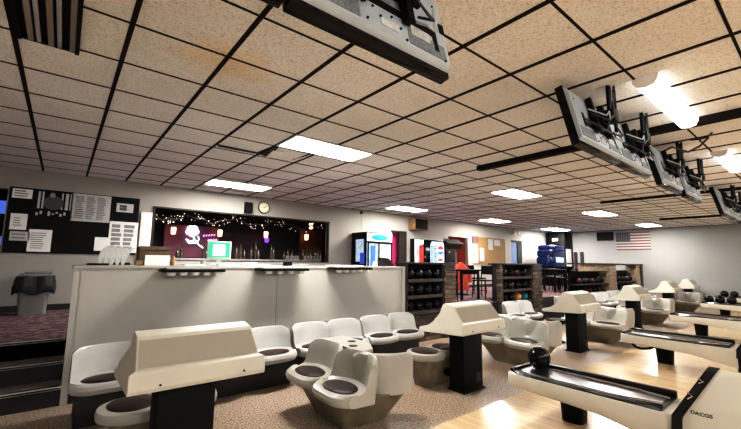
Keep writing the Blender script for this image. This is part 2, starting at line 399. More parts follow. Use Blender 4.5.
# rooms seen through the openings
def recess(name, x0, x1, z0, z1, depth, mback, mside):
    mb = MB(); y0, y1 = YW+0.12, YW+depth
    mb.mi = 0; mb.box(x0-0.05, x1+0.05, y1, y1+0.05, z0-0.05, z1+0.05)
    mb.mi = 1
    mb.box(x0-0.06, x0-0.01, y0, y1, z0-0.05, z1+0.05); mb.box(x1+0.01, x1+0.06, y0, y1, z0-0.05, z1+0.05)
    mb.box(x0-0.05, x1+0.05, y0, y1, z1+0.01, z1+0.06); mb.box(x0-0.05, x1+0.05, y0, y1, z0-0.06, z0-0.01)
    return struct(name, mb, [mback, mside])
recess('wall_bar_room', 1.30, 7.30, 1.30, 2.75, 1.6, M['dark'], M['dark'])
recess('wall_side_room', -2.6, -0.80, CON, 2.62, 1.6, M['dark'], M['dark'])
recess('door_1', 7.90, 8.52, CON, 2.42, 0.24, M['magenta'], M['magenta'])
recess('door_2', 10.62, 11.75, CON, 2.42, 0.9, M['orangeglow'], M['orangeglow'])
mb = MB(); mb.mi = 0; mb.box(14.75, 15.62, YW+0.05, YW+0.10, CON, 2.46); mb.mi = 1
mb.box(15.28, 15.60, YW+0.02, YW+0.05, CON, 2.44); mb.box(14.75, 15.62, YW-0.01, YW+0.05, 2.40, 2.47)
struct('door_3', mb, [M['bluedoor'], M['dark']])
# dark frames of the magenta doorway
mb = MB(); mb.box(8.20, 8.52, YW-0.02, YW+0.08, CON, 2.42); mb.box(7.86, 8.52, YW-0.02, YW+0.1, 2.40, 2.46)
struct('trim_4', mb, M['darkwood'])

# bar opening: a frame, three coloured wall panels behind
mb = MB()
mb.box(1.34, 5.60, YW-0.012, YW+0.10, 2.52, 2.545); mb.box(5.545, 5.58, YW-0.012, YW+0.10, 1.44, 2.535)
mb.box(1.345, 1.385, YW-0.03, YW+0.10, 1.44, 2.535)
struct('trim_5', mb, M['darkwood'])
YR = 10.1
def rpx(a, b, c, d, Y): p, q = atY(a, b, Y), atY(c, d, Y); return min(p.x, q.x), max(p.x, q.x), min(p.z, q.z), max(p.z, q.z)
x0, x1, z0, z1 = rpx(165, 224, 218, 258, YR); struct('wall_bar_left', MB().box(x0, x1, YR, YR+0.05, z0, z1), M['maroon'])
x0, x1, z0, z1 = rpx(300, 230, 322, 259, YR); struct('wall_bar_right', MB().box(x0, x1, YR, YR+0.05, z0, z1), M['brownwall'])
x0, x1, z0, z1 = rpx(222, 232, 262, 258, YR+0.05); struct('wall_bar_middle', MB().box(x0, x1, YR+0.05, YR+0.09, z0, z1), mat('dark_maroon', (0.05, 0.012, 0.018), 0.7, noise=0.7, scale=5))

# ================================================================== SERVICE COUNTER
ctop = 1.40
t = thing('service_counter', 'long white laminate service counter standing between settee and concourse', 'counter', (2.5, 5.3, 0))
mb = MB(); mb.box(0.165, 4.90, YC, 5.12, 0.10, ctop-0.035); mb.box(0.11, 0.17, YC, 5.12, 0.0, ctop-0.035); mb.box(0.165, 0.24, 5.12, 5.60, 0.6, ctop-0.035); mb.box(4.82, 4.90, 5.12, 5.60, 0.6, ctop-0.035)
mb.build('front_panel', M['counter'], t)
mb = MB().box(0.10, 4.92, YC-0.015, 5.66, ctop-0.035, ctop, bev=0.006); mb.build('worktop', M['countertop'], t)
MB().box(0.17, 4.895, YC+0.012, 5.10, 0.0, 0.10).build('kick_plate', M['plinth'], t)
mb = MB(); xs = atY(276, 310, YC).x; mb.box(xs-0.004, xs+0.004, YC-0.003, YC+0.01, 0.1, ctop-0.04); mb.build('panel_seam', M['seam'], t)
MB().box(4.86, 4.93, YC-0.03, YC+0.2, 0.0, ctop+0.0).build('end_post', M['wall'], t)
# dark ledges with little white scallops, hung on the counter front
names = ['near the monitor', 'under the middle of the bar window', 'beside the drinks cooler']
for i, (a, b, y, n) in enumerate([(162, 223, 271, 5), (260, 306, 270, 4), (333, 369, 269, 5)]):
    p, q = atY(a, y, YC-0.2), atY(b, y, YC-0.2)
    xa, xb, z = p.x, q.x, (p.z+q.z)/2
    L = thing('counter_ledge', 'black ledge with white brackets on the counter front, %s' % names[i], 'shelf', ((xa+xb)/2, YC, z-0.1), 0, 'ledges on the counter front')
    MB().box(xa, xb, YC-0.30, YC-0.017, z-0.012, z+0.022, bev=0.005).build('ledge_board', M['black'], L)
    MB().box(xa+0.04, xb-0.02, YC-0.24, YC-0.02, z+0.022, z+0.036, bev=0.004).build('ledge_tray', M['greyitem'], L)
    for k in range(n):
        x = xa+(xb-xa)*(k+0.75)/(n+0.3)
        MB().lathe([(0.022, -0.055), (0.043, -0.048), (0.046, -0.012)], (x, YC-0.22, z), 14).build('bracket', M['white'], L)

# ================================================================== MOULDED SEATS
def shell_rows(w=0.55, wrap=1.0, full=False):
    rows = []; N = 22
    for i in range(N+1):
        u = -1+2*i/N; a = abs(u); x = u*w/2
        yf = -0.465+0.11*a**4
        yb = -0.03-0.12*wrap*a**2.2
        zt = 0.65-0.042*max(0, (a-0.72)/0.28)**2.2
        zr = 0.388+0.010*a**3
        ys = yf+0.06
        ym = (ys+yb-0.10)/2
        rows.append([(x*0.93, yf+0.07, 0.285), (x*0.985, yf+0.018, 0.305), (x, yf, 0.345), (x, yf+0.012, 0.375), (x, yf+0.045, zr),
                     (x, ys+0.03, zr-0.004), (x, ym, 0.383), (x, yb-0.09, 0.386), (x, yb-0.045, 0.405), (x, yb-0.022, 0.45), (x, yb, 0.54),
                     (x, yb+0.022, zt-0.02), (x, yb+0.036, zt-0.003), (x, yb+0.055, zt), (x, yb+0.075, zt-0.012), (x, yb+0.086, zt-0.05),
                     (x, yb+0.075, 0.42), (x*0.97, yb+0.06, 0.285)])
    return rows
def shell_mb(w=0.55, T=Matrix(), wrap=1.0):
    mb = MB(); mb.loft(shell_rows(w, wrap)); 
    # underside
    r = shell_rows(w, wrap)
    mb.loft([[p[0], p[-1]] for p in r], close_ends=False)
    bmesh.ops.remove_doubles(mb.bm, verts=mb.bm.verts[:], dist=0.0005)
    return mb.xf(T)
def pad_mb(T=Matrix()):
    return MB().lathe([(0.10, -0.004), (0.97, -0.002), (1.0, 0.004), (0.93, 0.012), (0.6, 0.016), (0.02, 0.017)], (0, -0.265, 0.386), 32, (0.205, 0.132)).xf(T)
def RZ(a): return Matrix.Rotation(a, 4, 'Z')
def TR(x, y, z=0): return Matrix.Translation((x, y, z))

# two seats in one moulding against the counter
row = thing('double_seat', '', 'bench seat', (0, 0, 0), 0, 'double moulded seats along the counter')
for sx in (-0.272, 0.272):
    s = shell_mb(0.55, TR(sx, 0)).build('seat_shell', M['shell'], row, local=True)
    pad_mb(TR(sx, 0)).build('seat_pad', M['pad'], s, local=True)
MB().box(-0.50, 0.50, -0.30, 0.12, 0.0, 0.30, bev=0.01).build('plinth', M['plinth'], row, local=True)
MB().box(-0.07, 0.07, -0.06, 0.03, 0.635, 0.652, bev=0.006).build('joint_clip', M['tvvent'], row, local=True)
rowspec = [(0.70, 4.60, 'white double seat beside the carpeted steps, behind the nearest scoring table'),
           (1.79, 4.62, 'white double seat against the counter, half hidden by the nearest scoring table hood'),
           (2.945, 4.64, 'white double seat against the counter directly behind the front three-seat island'),
           (4.09, 4.66, 'white double seat at the counter end beside the black ball rack'),
           (7.92, 4.64, 'white double seat in front of the second ball rack, behind the second scoring table'),
           (10.35, 4.66, 'white double seat just past the second brick pillar, by the third scoring table'),
           (12.70, 4.68, 'white double seat in front of the long far rack, nearer one of its pair'),
           (13.95, 4.70, 'white double seat in front of the long far rack, farther one of its pair'),
           (16.6, 4.70, 'white double seat nearest the far wall, below the end of the long rack')]
for i, (x, y, lab) in enumerate(rowspec):
    if i == 0:
        row.location = (x, y, 0); row['label'] = lab
    else: dup(row, (x, y, 0), 0, lab)

# island of three seats back to back with a cup shelf
isl = thing('seat_island', '', 'seat island', (0, 0, 0), 0, 'three-seat islands on the settee floor')
ISL = [(-0.02, 0.30, -PI/2), (-0.02, -0.27, -PI/2), (0.17, -0.34, 0.0)]
for k, (x, y, a) in enumerate(ISL):
    if k == 2: Tm = TR(0.10, -0.40) @ RZ(PI-0.64+0.05)
    else: Tm = TR(x, y) @ RZ(a)
    s = shell_mb(0.56, Tm).build('seat_shell', M['shell_warm'], isl, local=True)
    pad_mb(Tm).build('seat_pad', M['pad'], s, local=True)
c = MB().prism([(-0.02, -0.20), (-0.02, 0.56), (0.26, 0.56), (0.30, 0.10), (0.16, -0.15)], 0.60, 0.635, 'z').build('cup_shelf', M['shell_warm'], isl, local=True)
for q in ((0.06, 0.05), (0.17, 0.24)): MB().lathe([(0.03, -0.002), (0.046, 0.001), (0.046, 0.0035), (0.02, 0.004)], (q[0], q[1], 0.636), 18).build('cup_hole', M['pad'], c, local=True)
def frust(mb, x0, x1, y0, y1, z0, z1, inset, insy=None):
    insy = inset if insy is None else insy
    n = 6; rows = []
    def ring(x0, x1, y0, y1, z, r):
        pts = []
        for cx, cy, a0 in ((x1-r, y1-r, 0), (x0+r, y1-r, PI/2), (x0+r, y0+r, PI), (x1-r, y0+r, 3*PI/2)):
            for j in range(n+1):
                a = a0+PI/2*j/n; pts.append((cx+r*math.cos(a), cy+r*math.sin(a), z))
        return pts
    A = [mb.bm.verts.new(p) for p in ring(x0+inset, x1-inset, y0+insy, y1-insy, z0, 0.05)]
    B = [mb.bm.verts.new(p) for p in ring(x0, x1, y0, y1, z1, 0.07)]
    N = len(A); mb.bm.faces.new(A[::-1]); mb.bm.faces.new(B)
    for k in range(N): mb.bm.faces.new((A[k], A[(k+1) % N], B[(k+1) % N], B[k]))
    return mb
frust(MB(), -0.36, 0.38, -0.46, 0.50, 0.0, 0.30, 0.13, 0.21).build('trunk_base', M['trunk'], isl, local=True)
MB().box(-0.015, 0.28, 0.02, 0.54, 0.28, 0.60, bev=0.02).build('back_core', M['shell_warm'], isl, local=True)
islspec = [(2.29, 3.10, 'cream three-seat island nearest the camera, two brown pads facing the steps'),
           (5.53, 3.18, 'cream three-seat island behind the black ball on the nearest ball return'),
           (8.40, 3.08, 'cream three-seat island right behind the second scoring table from the front'),
           (11.95, 3.22, 'cream three-seat island right behind the third scoring table from the front'),
           (15.6, 3.28, 'cream three-seat island between the fourth scoring table and the last one')]
for i, (x, y, lab) in enumerate(islspec):
    if i == 0: isl.location = (x, y, 0); isl.rotation_euler = (0, 0, -0.05); isl['label'] = lab
    else: dup(isl, (x, y, 0), -0.05, lab)

# backless twin stool of the score keeper
bench = thing('scorer_bench', '', 'bench', (0, 0, 0), 0, 'backless twin benches by the scoring tables')
def lobe_outline(R=0.235, d=0.175, n=26):
    pts = []
    lim = math.acos(0.62)
    for k in range(n+1):
        a = lim + (2*PI-2*lim)*k/n; pts.append((-d+R*math.cos(a)*1.05, R*math.sin(a)))
    for k in range(n+1):
        a = PI+lim + (2*PI-2*lim)*k/n; pts.append((d+R*math.cos(a)*1.05, R*math.sin(a)))
    return pts
def stack(mb, outline, levels):
    R = [[mb.bm.verts.new((x*s, y*s2, z)) for x, y in outline] for s, s2, z in levels]
    N = len(outline)
    for a, b in zip(R, R[1:]):
        for k in range(N): mb.bm.faces.new((a[k], a[(k+1) % N], b[(k+1) % N], b[k]))
    mb.bm.faces.new(R[0][::-1]); mb.bm.faces.new(R[-1]); return mb
s = stack(MB(), lobe_outline(), [(0.90, 0.82, 0.31), (0.985, 0.97, 0.325), (1.0, 1.0, 0.36), (0.98, 0.97, 0.39), (0.93, 0.88, 0.398)]).build('seat_shell', M['shell_warm'], bench, local=True)
for sx in (-0.175, 0.175):
    MB().lathe([(0.10, -0.003), (0.98, 0.0), (1.0, 0.006), (0.9, 0.016), (0.02, 0.02)], (sx*1.1, 0, 0.397), 30, (0.165, 0.175)).build('seat_pad', M['pad'], s, local=True)
frust(MB(), -0.35, 0.35, -0.20, 0.20, 0.0, 0.33, 0.07, 0.09).build('trunk_base', M['trunk'], bench, local=True)
MB().cyl((0.02, -0.20, 0.16), (0.02, -0.155, 0.16), 0.05).build('base_hole', M['black'], bench, local=True)
benspec = [(0.70, 3.44, 'backless twin bench half hidden behind the nearest scoring table'),
           (3.76, 3.30, 'backless twin bench behind the second scoring table, beside the front seat island'),
           (7.12, 3.50, 'backless twin bench behind the scoring table second from the front row end'),
           ]
for i, (x, y, lab) in enumerate(benspec[:2]):
    if i == 0: bench.location = (x, y, 0); bench['label'] = lab
    else: dup(bench, (x, y, 0), 0, lab)
# slim dark ash stand beside the third scoring table
p = atZ(558, 342, 0)
t = thing('ash_stand', 'slim dark pedestal stand between two cream seats, left of the third scoring table', 'stand', (p.x, p.y, 0))
MB().lathe([(0.13, 0), (0.13, 0.02), (0.03, 0.05)], (p.x, p.y, 0.0)).build('foot_plate', M['black'], t)
MB().cyl((p.x, p.y, 0.03), (p.x, p.y, 0.40), 0.028).build('pole', M['black'], t)
MB().lathe([(0.05, 0.30), (0.17, 0.385), (0.20, 0.40), (0.20, 0.425), (0.16, 0.43)], (p.x, p.y, 0)).build('dish', M['black'], t)

# ================================================================== SCORING TABLES
ped = thing('scoring_table', '', 'scoring table', (0, 0, 0), 0, 'hooded scoring tables along the lanes')
MB().box(-0.18, 0.18, -0.10, 0.11, 0.0, 0.70, bev=0.006).build('post', M['black'], ped, local=True)
MB().box(-0.20, 0.20, -0.12, 0.13, 0.0, 0.02, bev=0.004).build('base_plate', M['blackmatte'], ped, local=True)
MB().box(0.03, 0.13, -0.108, -0.098, 0.09, 0.19, bev=0.002).build('socket_plate', M['plinth'], ped, local=True)
prof = [(-0.235, 0.675), (-0.245, 0.70), (-0.235, 0.795), (-0.205, 0.81), (-0.085, 0.968), (-0.06, 0.985), (0.055, 1.005), (0.085, 0.985), (0.13, 0.88), (0.19, 0.79), (0.27, 0.735), (0.40, 0.70), (0.425, 0.685), (0.42, 0.655), (0.38, 0.645), (0.1, 0.66)]
rows = []
for x, k in ((-0.345, 0.0), (-0.352, 0.15), (-0.325, 0.5), (-0.29, 1.0), (0.40, 1.0), (0.435, 0.5), (0.462, 0.15), (0.455, 0.0)):
    rows.append((x, k))
# ends lean inwards towards the ridge
mb = MB()
def hoodrow(side):
    xb = -0.372 if side < 0 else 0.475
    out = []
    for (y, z) in prof:
        lean = round((0.035+max(0, z-0.81)/0.2*0.018), 3) if z > 0.805 else 0
        out.append((xb+(lean if side < 0 else -lean), y, z))
    return out
A, B = hoodrow(-1), hoodrow(1)
mb.loft([[*A, A[0]], [*B, B[0]]], close_ends=False)
bmesh.ops.remove_doubles(mb.bm, verts=mb.bm.verts[:], dist=0.0001)
va = {tuple(round(c, 4) for c in v.co): v for v in mb.bm.verts}
mb.bm.faces.new([va[tuple(round(c, 4) for c in p)] for p in A]); mb.bm.faces.new([va[tuple(round(c, 4) for c in p)] for p in B][::-1])
es = [e for e in mb.bm.edges if len(e.link_faces) == 2 and e.calc_face_angle(0) > 0.5]
bmesh.ops.recalc_face_normals(mb.bm, faces=mb.bm.faces[:])
bmesh.ops.bevel(mb.bm, geom=es, offset=0.004, segments=1, affect='EDGES')
hd = mb.build('hood', M['hood'], ped, local=True, ang=22)
MB().loft([[(-0.322, -0.202, 0.814), (-0.310, -0.092, 0.962)], [(0.425, -0.202, 0.814), (0.412, -0.092, 0.962)]], close_ends=False).xf(Matrix.Translation((0, -0.004, 0.003))).build('slope_shade', M['slopeshade'], hd, local=True)  # added thin sheet that carries the painted shade of the front slope
mb = MB()
for x in (-0.20, 0.32): MB().cyl((x, -0.250, 0.715), (x, -0.236, 0.715), 0.007, n=10).build('screw', M['pad'], hd, local=True)
MB().cyl((0.44, -0.07, 0.93), (0.40, -0.07, 0.93), 0.009, n=10).build('screw', M['pad'], hd, local=True)
pedspec = [(0.735, 2.92, 'large beige hooded scoring table nearest the camera, on a black post'),
           (3.865, 2.90, 'beige hooded scoring table standing in front of the two ball racks, second from the camera'),
           (7.08, 2.96, 'beige hooded scoring table behind the black ball, third from the camera'),
           (10.6, 3.12, 'beige hooded scoring table behind the second ball return, fourth from the camera'),
           (14.6, 3.35, 'beige hooded scoring table second from the far wall'),
           (17.9, 3.50, 'beige hooded scoring table nearest the far wall')]
for i, (x, y, lab) in enumerate(pedspec):
    if i == 0: ped.location = (x, y, 0); ped['label'] = lab
    else: dup(ped, (x, y, 0), 0, lab)

# ================================================================== BALL RETURNS
ret = thing('ball_return', '', 'ball return', (0, 0, 0), 0, 'ball returns on the lane approach')
# white skirt body: plan outline with a rounded far end, deeper towards the hood
def skirt():
    mb = MB(); n = 8; hw = 0.255; out = []
    ys = [-0.71, -0.2, 0.2, 0.45]
    left = [(-hw, y) for y in ys]; right = [(hw, y) for y in reversed(ys)]
    arc = [(-hw+0.10*(1-math.cos(PI/2*k/n)), 0.53+0.10*math.sin(PI/2*k/n)) for k in range(n+1)]
    arc2 = [(-x, y) for x, y in reversed(arc)]
    plan = left+arc+arc2+right
    def zb(y): t = (0.63-y)/1.34; return 0.29-0.12*t**3
    A = [mb.bm.verts.new((x*0.96, y, zb(y))) for x, y in plan]
    A2 = [mb.bm.verts.new((x, y, zb(y)+0.015)) for x, y in plan]
    B = [mb.bm.verts.new((x, y, 0.395)) for x, y in plan]
    B2 = [mb.bm.verts.new((x*0.975, y-0.004, 0.408)) for x, y in plan]
    for P, Q in ((A, A2), (A2, B), (B, B2)):
        for k in range(len(plan)): mb.bm.faces.new((P[k], P[(k+1) % len(plan)], Q[(k+1) % len(plan)], Q[k]))
    mb.bm.faces.new(A[::-1]); mb.bm.faces.new(B2)
    return mb
sk = skirt().build('skirt', M['hood'], ret, local=True)
mb = MB()
mb.prism([(-0.235, -0.64), (-0.235, 0.48), (-0.16, 0.60), (0.16, 0.60), (0.235, 0.48), (0.235, -0.64)], 0.402, 0.416, 'z')
mb.box(0.185, 0.245, -0.64, 0.55, 0.41, 0.462, bev=0.012)
mb.box(-0.18, 0.20, 0.575, 0.612, 0.41, 0.44, bev=0.01)
tr = mb.build('tray', M['trayblack'], ret, local=True)
mb = MB()
mb.prism([(-0.11, -0.60), (-0.15, -0.2), (-0.15, 0.45), (-0.10, 0.53), (0.10, 0.53), (0.15, 0.45), (0.15, -0.2), (0.10, -0.60)], 0.416, 0.420, 'z')
mb.build('track', M['steel'], tr, local=True)
mb = MB()
for x in (-0.195, 0.145):
    mb.tube([(x*0.55, -0.62, 0.428), (x*0.9, -0.40, 0.428), (x, -0.1, 0.428), (x, 0.42, 0.428), (x*0.8, 0.52, 0.428)], 0.010)
mb.build('guide_rail', M['chrome'], tr, local=True)
frust(MB(), 0.06, 0.27, 0.04, 0.27, 0.0, 0.30, 0.02).build('foot', M['black'], ret, local=True)
# hood: gabled, the front edge leaning back
def hood_rows(y_of_z, grow, ylen):
    pts = [(-0.265-grow, 0.30), (-0.265-grow, 0.405+grow), (-0.075, 0.705+grow), (-0.03, 0.73+grow), (0.03, 0.73+grow), (0.075, 0.705+grow), (0.265+grow, 0.405+grow), (0.265+grow, 0.30)]
    return [(x, y_of_z(z)+ylen, z) for x, z in pts]
yz = lambda z: -0.70-max(0, (z-0.40))*0.56
def tube_between(rows):
    mb = MB(); R = [[mb.bm.verts.new(p) for p in r] for r in rows]; N = len(R[0])
    for a, b in zip(R, R[1:]):
        for k in range(N): mb.bm.faces.new((a[k], a[(k+1) % N], b[(k+1) % N], b[k]))
    mb.bm.faces.new(R[0][::-1]); mb.bm.faces.new(R[-1]); return mb
tube_between([hood_rows(yz, 0.012, 0.0), hood_rows(yz, 0.012, -0.062)]).build('hood_frame', M['trayblack'], ret, local=True)
cov = tube_between([hood_rows(yz, 0.0, -0.055), hood_rows(lambda z: -1.75, 0.0, 0.0)]).build('hood_cover', M['hood'], ret, local=True)
MB().box(-0.24, 0.24, -1.72, -0.70, 0.0, 0.31, bev=0.01).build('hood_base', M['blackmatte'], ret, local=True)
# lettering on the sloping side
sl = Vector((0.19, 0, 0.30)).normalized(); nrm = Vector((-sl.z, 0, sl.x))
pos = Vector((-0.265, -0.87, 0.405)) + sl*0.06 + nrm*0.0015
Tm = Matrix(((0, sl.x, nrm.x, pos.x), (-1, 0, 0, pos.y), (0, sl.z, nrm.z, pos.z), (0, 0, 0, 1)))
text_mb('DACOS', 0.034, Tm, 0.001, 1.05).build('lettering', M['decal'], cov, local=True)
mb = MB()
for (q, w) in ((0.16, 0.05), (0.28, 0.035)):
    c_ = Vector((-0.277, yz(0.405)-0.03, 0.417)) + sl*q + Vector((0, -0.56*sl.z*q, 0)) + nrm*0.003
    mb.tube([c_-sl*w*0.5+Vector((0, 0.015, 0)), c_+Vector((0, -0.012, 0)), c_+sl*w*0.5+Vector((0, 0.02, 0))], 0.004, 6); mb.build('chrome_catch', M['chrome'], ret, local=True); mb = MB()
retspec = [(3.76, 1.55, 'white ball return nearest the camera with one black ball at its tip'),
           (7.13, 1.62, 'white ball return with an empty tray, second from the camera'),
           (10.65, 1.80, 'white ball return without balls in the middle of the row, third from the camera'),
           (14.70, 1.97, 'white ball return carrying a line of three dark balls, second from the far wall'),
           (18.05, 2.20, 'white ball return nearest the far wall carrying a pair of dark balls')]
for i, (x, y, lab) in enumerate(retspec):
    if i == 0: ret.location = (x, y, 0.004); ret['label'] = lab
    else:
        r_ = dup(ret, (x, y, 0.004), 0, lab)
        if i == 1: W[r_.name] = Matrix.Translation((x, y, 0.004)); MB().tube([(-0.12, 0.50, 0.27), (-0.12, 0.46, 0.23), (-0.10, 0.40, 0.205), (-0.06, 0.30, 0.215), (-0.02, 0.24, 0.25), (0.0, 0.22, 0.28)], 0.02).build('hose', M['black'], r_, local=True)

# ------------------------------------------------------------------ bowling balls
BR = 0.108
def ball(loc, m, label, group, first={}):
    key = m.name
    if key not in first:
        mb = MB().sphere((0, 0, BR), BR, 28, 16)
        o = mb.build('bowling_ball', m, None, local=True)
        h = MB()
        for dx, dy in ((0.0, 0.0), (0.022, 0.0), (0.011, -0.03)):
            d = Vector((dx-0.03, -0.07+dy, 0.07)).normalized()
            h.cyl(Vector((0, 0, BR))+d*(BR-0.004), Vector((0, 0, BR))+d*(BR+0.0008), 0.010, n=10)
        h.build('finger_hole', M['pad'], o, local=True)
        first[key] = o; r = o
    else:
        r = first[key].copy(); C.objects.link(r)
        for ch in first[key].children: d = ch.copy(); C.objects.link(d); d.parent = r
    r.location = loc; r.rotation_euler = (0, 0, random.uniform(-0.6, 0.6)); tag(r, label, 'bowling ball', group); return r
ball((3.87, 2.0, 0.4245), M['blackgloss'], 'shiny black bowling ball alone at the tip of the nearest ball return', None)
for k in range(3): ball((14.68, 2.42-0.24*k, 0.4245), M['blackgloss'], 'dark bowling ball on the second return from the far wall, %s from its tip' % ['first', 'second', 'third'][k], 'balls on the far ball returns')
for k in range(2): ball((18.05, 2.55-0.25*k, 0.4245), M['blackgloss'], 'dark bowling ball on the return by the far wall, %s' % ['at the tip', 'behind the tip ball'][k], 'balls on the far ball returns')
ball((14.68, 1.62, 0.4245), M['blackgloss'], 'dark bowling ball on the return second from the far wall, apart from the line', 'balls on the far ball returns')

# ================================================================== BALL RACKS
def rack(label, xa, xb, pillars, y0=5.02, y1=5.30, top=1.485, levels=(1.15, 0.845, 0.55)):
    t = thing('ball_rack', label, 'ball rack', ((xa+xb)/2, (y0+y1)/2, 0), 0, 'dark ball racks with brick pillars')
    MB().box(xa, xb, y1-0.03, y1, 0.45, top-0.04).build('back_panel', M['blackmatte'], t)
    MB().box(min([xa]+[p[0] for p in pillars])-0.02, max([xb]+[p[1] for p in pillars])+0.02, y0-0.02, y1+0.02, top-0.04, top, bev=0.006).build('top_board', M['darkwood'], t)
    for z in levels:
        s = MB().box(xa, xb, y0+0.02, y1-0.03, z-0.03, z).build('shelf', M['darkwood'], t)
        MB().box(xa, xb, y0+0.0, y0+0.02, z-0.04, z+0.018).build('shelf_lip', M['shelfwood'], s)
    MB().box(xa, xb, y0+0.03, y1, 0.0, 0.48).build('brick_base', M['brick'], t)
    MB().box(xa, xa+0.03, y0, y1-0.03, 0.48, top-0.04).build('side_panel', M['darkwood'], t)
    MB().box(xb-0.03, xb, y0, y1-0.03, 0.48, top-0.04).build('side_panel', M['darkwood'], t)
    for p0, p1 in pillars:
        yd = y1 if p1-p0 > 0.2 else y0+0.10
        # uneven courses of rough brick
        mb = MB(); z = 0.0; k = 0
        while z < top-0.05:
            hh = min(0.088, top-0.04-z); e = random.uniform(-0.012, 0.012)
            mb.box(p0+0.005+abs(e)*0.3, p1-0.005-abs(e)*0.3, y0-0.02+e, yd+e*0.2, z, z+hh-0.008, bev=0.006, seg=1); z += hh; k += 1
        mb.build('brick_pillar', M['brick'], t)
    return t
LV = (1.15, 0.845, 0.55); LN = ['top', 'middle', 'bottom']
rack('dark ball rack right beside the white counter, brick pillar on one end', 4.96, 6.00, [(6.01, 6.38)])
for j, z in enumerate(LV):
    for k in range(4):
        ball((5.13+0.25*k, 5.145, z), M['blackgloss'], 'black bowling ball, %s from the counter on the %s shelf of the rack beside it' % (ORD[k], LN[j]), 'balls on the rack beside the counter')
rack('dark ball rack between two brick pillars, holding an orange and a teal ball', 8.12, 9.52, [(8.02, 8.11), (9.53, 10.02)])
for j, z in enumerate(LV):
    for k in range(4):
        m_ = M['blackgloss']; colr = 'black'
        if j == 2 and k == 2: m_, colr = M['orangeball'], 'orange'
        if j == 2 and k == 3: m_, colr = M['tealball'], 'teal'
        if (j, k) in ((1, 1), (0, 2)): m_, colr = M['redball'], 'dark red'
        lab = '%s bowling ball, %s along the %s shelf of the rack between brick pillars' % (colr, ORD[k], LN[j])
        if colr in ('orange', 'teal'): lab = 'bright %s bowling ball on the bottom shelf of the rack between brick pillars' % colr
        ball((8.33+0.315*k, 5.145, z), m_, lab, 'balls on the rack between pillars')
# long far rack
t = thing('ball_rack', 'long dark rack with tan brick pillars ending at the far wall', 'ball rack', (15.4, 5.25, 0), 0, 'dark ball racks with brick pillars')
y0, y1, top = 5.05, 5.42, 1.53
MB().box(12.5, 18.55, y0-0.03, y1, top-0.05, top).build('top_board', M['darkwood'], t)
for p0, p1, z0 in ((12.5, 15.1, 1.27),):
    MB().box(p0, p1, y0, y0+0.05, z0, top-0.05).build('tan_panel', M['tanbrick'], t)
for p0, p1 in ((14.85, 15.55), (17.75, 18.15)):
    mb = MB(); z = 0.0
    while z < top-0.06:
        e = random.uniform(-0.01, 0.01); mb.box(p0, p1, y0-0.02+e, y1, z, z+0.085, bev=0.006, seg=1); z += 0.093
    mb.build('brick_pillar', M['tanbrick'], t)
MB().box(18.3, 18.5, y0-0.02, y1, 0.0, top-0.05).build('end_post', M['darkwood'], t)
MB().box(12.5, 18.5, y1-0.04, y1, 0.3, 1.27).build('back_panel', M['blackmatte'], t)
for z in (0.55, 0.86):
    MB().box(12.5, 18.5, y0+0.02, y1-0.04, z-0.03, z).build('shelf', M['darkwood'], t)
MB().box(12.5, 18.5, y0+0.03, y1, 0.0, 0.42).build('base', M['darkwood'], t)
bx_ = [12.75, 13.1, 13.45, 13.8, 14.15, 14.5, 15.8, 16.2, 16.6, 17.0, 17.4]
for j, z in enumerate((0.86, 0.55)):
    for k, x in enumerate(bx_):
        nm = (ORD+['ninth', 'tenth', 'eleventh'])[k]
        ball((x, 5.20, z), M['blackgloss'] if (k+j) % 3 else M['redball'], '%s bowling ball, %s along the %s shelf of the long far rack' % ('black' if (k+j) % 3 else 'dark red', nm, ['upper', 'lower'][j]), 'balls on the long far rack')

# ================================================================== CONCOURSE TABLES AND CHAIRS
def make_chair():
    t = thing('dining_chair', '', 'chair', (0, 0, 0), 0, 'black chairs on the concourse')
    MB().box(-0.20, 0.20, -0.20, 0.20, 0.43, 0.47, bev=0.012).build('seat', M['blackmatte'], t, local=True)
    b = MB(); b.loft([[(-0.19+0.38*i/8, 0.205+0.03*(1-((i-4)/4)**2)+dy, z) for i in range(9)] for z, dy in ((0.60, 0), (0.70, 0.01), (0.83, 0.03))], close_ends=False)
    ext = bmesh.ops.solidify(b.bm, geom=b.bm.faces[:], thickness=0.02)
    b.build('backrest', M['blackmatte'], t, local=True)
    for sx in (-1, 1):
        MB().tube([(sx*0.18, -0.17, 0.44), (sx*0.20, -0.20, 0.0)], 0.014).build('leg', M['black'], t, local=True)
        MB().tube([(sx*0.18, 0.22, 0.84), (sx*0.18, 0.19, 0.45), (sx*0.20, 0.23, 0.0)], 0.014).build('leg', M['black'], t, local=True)
    MB().tube([(-0.19, -0.185, 0.2), (0.19, -0.185, 0.2)], 0.009).build('stretcher', M['black'], t, local=True)
    return t
def make_table():
    t = thing('dining_table', '', 'table', (0, 0, 0), 0, 'black tables on the concourse')
    MB().box(-0.40, 0.40, -0.40, 0.40, 0.70, 0.74, bev=0.01).build('tabletop', M['blackmatte'], t, local=True)
    for sx in (-1, 1):
        for sy in (-1, 1): MB().box(sx*0.34-0.025, sx*0.34+0.025, sy*0.34-0.025, sy*0.34+0.025, 0, 0.70).build('leg', M['black'], t, local=True)
    MB().box(-0.34, 0.34, -0.35, -0.33, 0.62, 0.70).build('apron', M['black'], t, local=True)
    return t
chair, table = make_chair(), make_table()
tspec = [(7.95, 6.15, 'black square table behind the gap between the two ball racks'),
         (12.6, 6.05, 'black square table just past the second brick pillar'),
         (14.4, 6.10, 'black square table behind the start of the long far rack')]
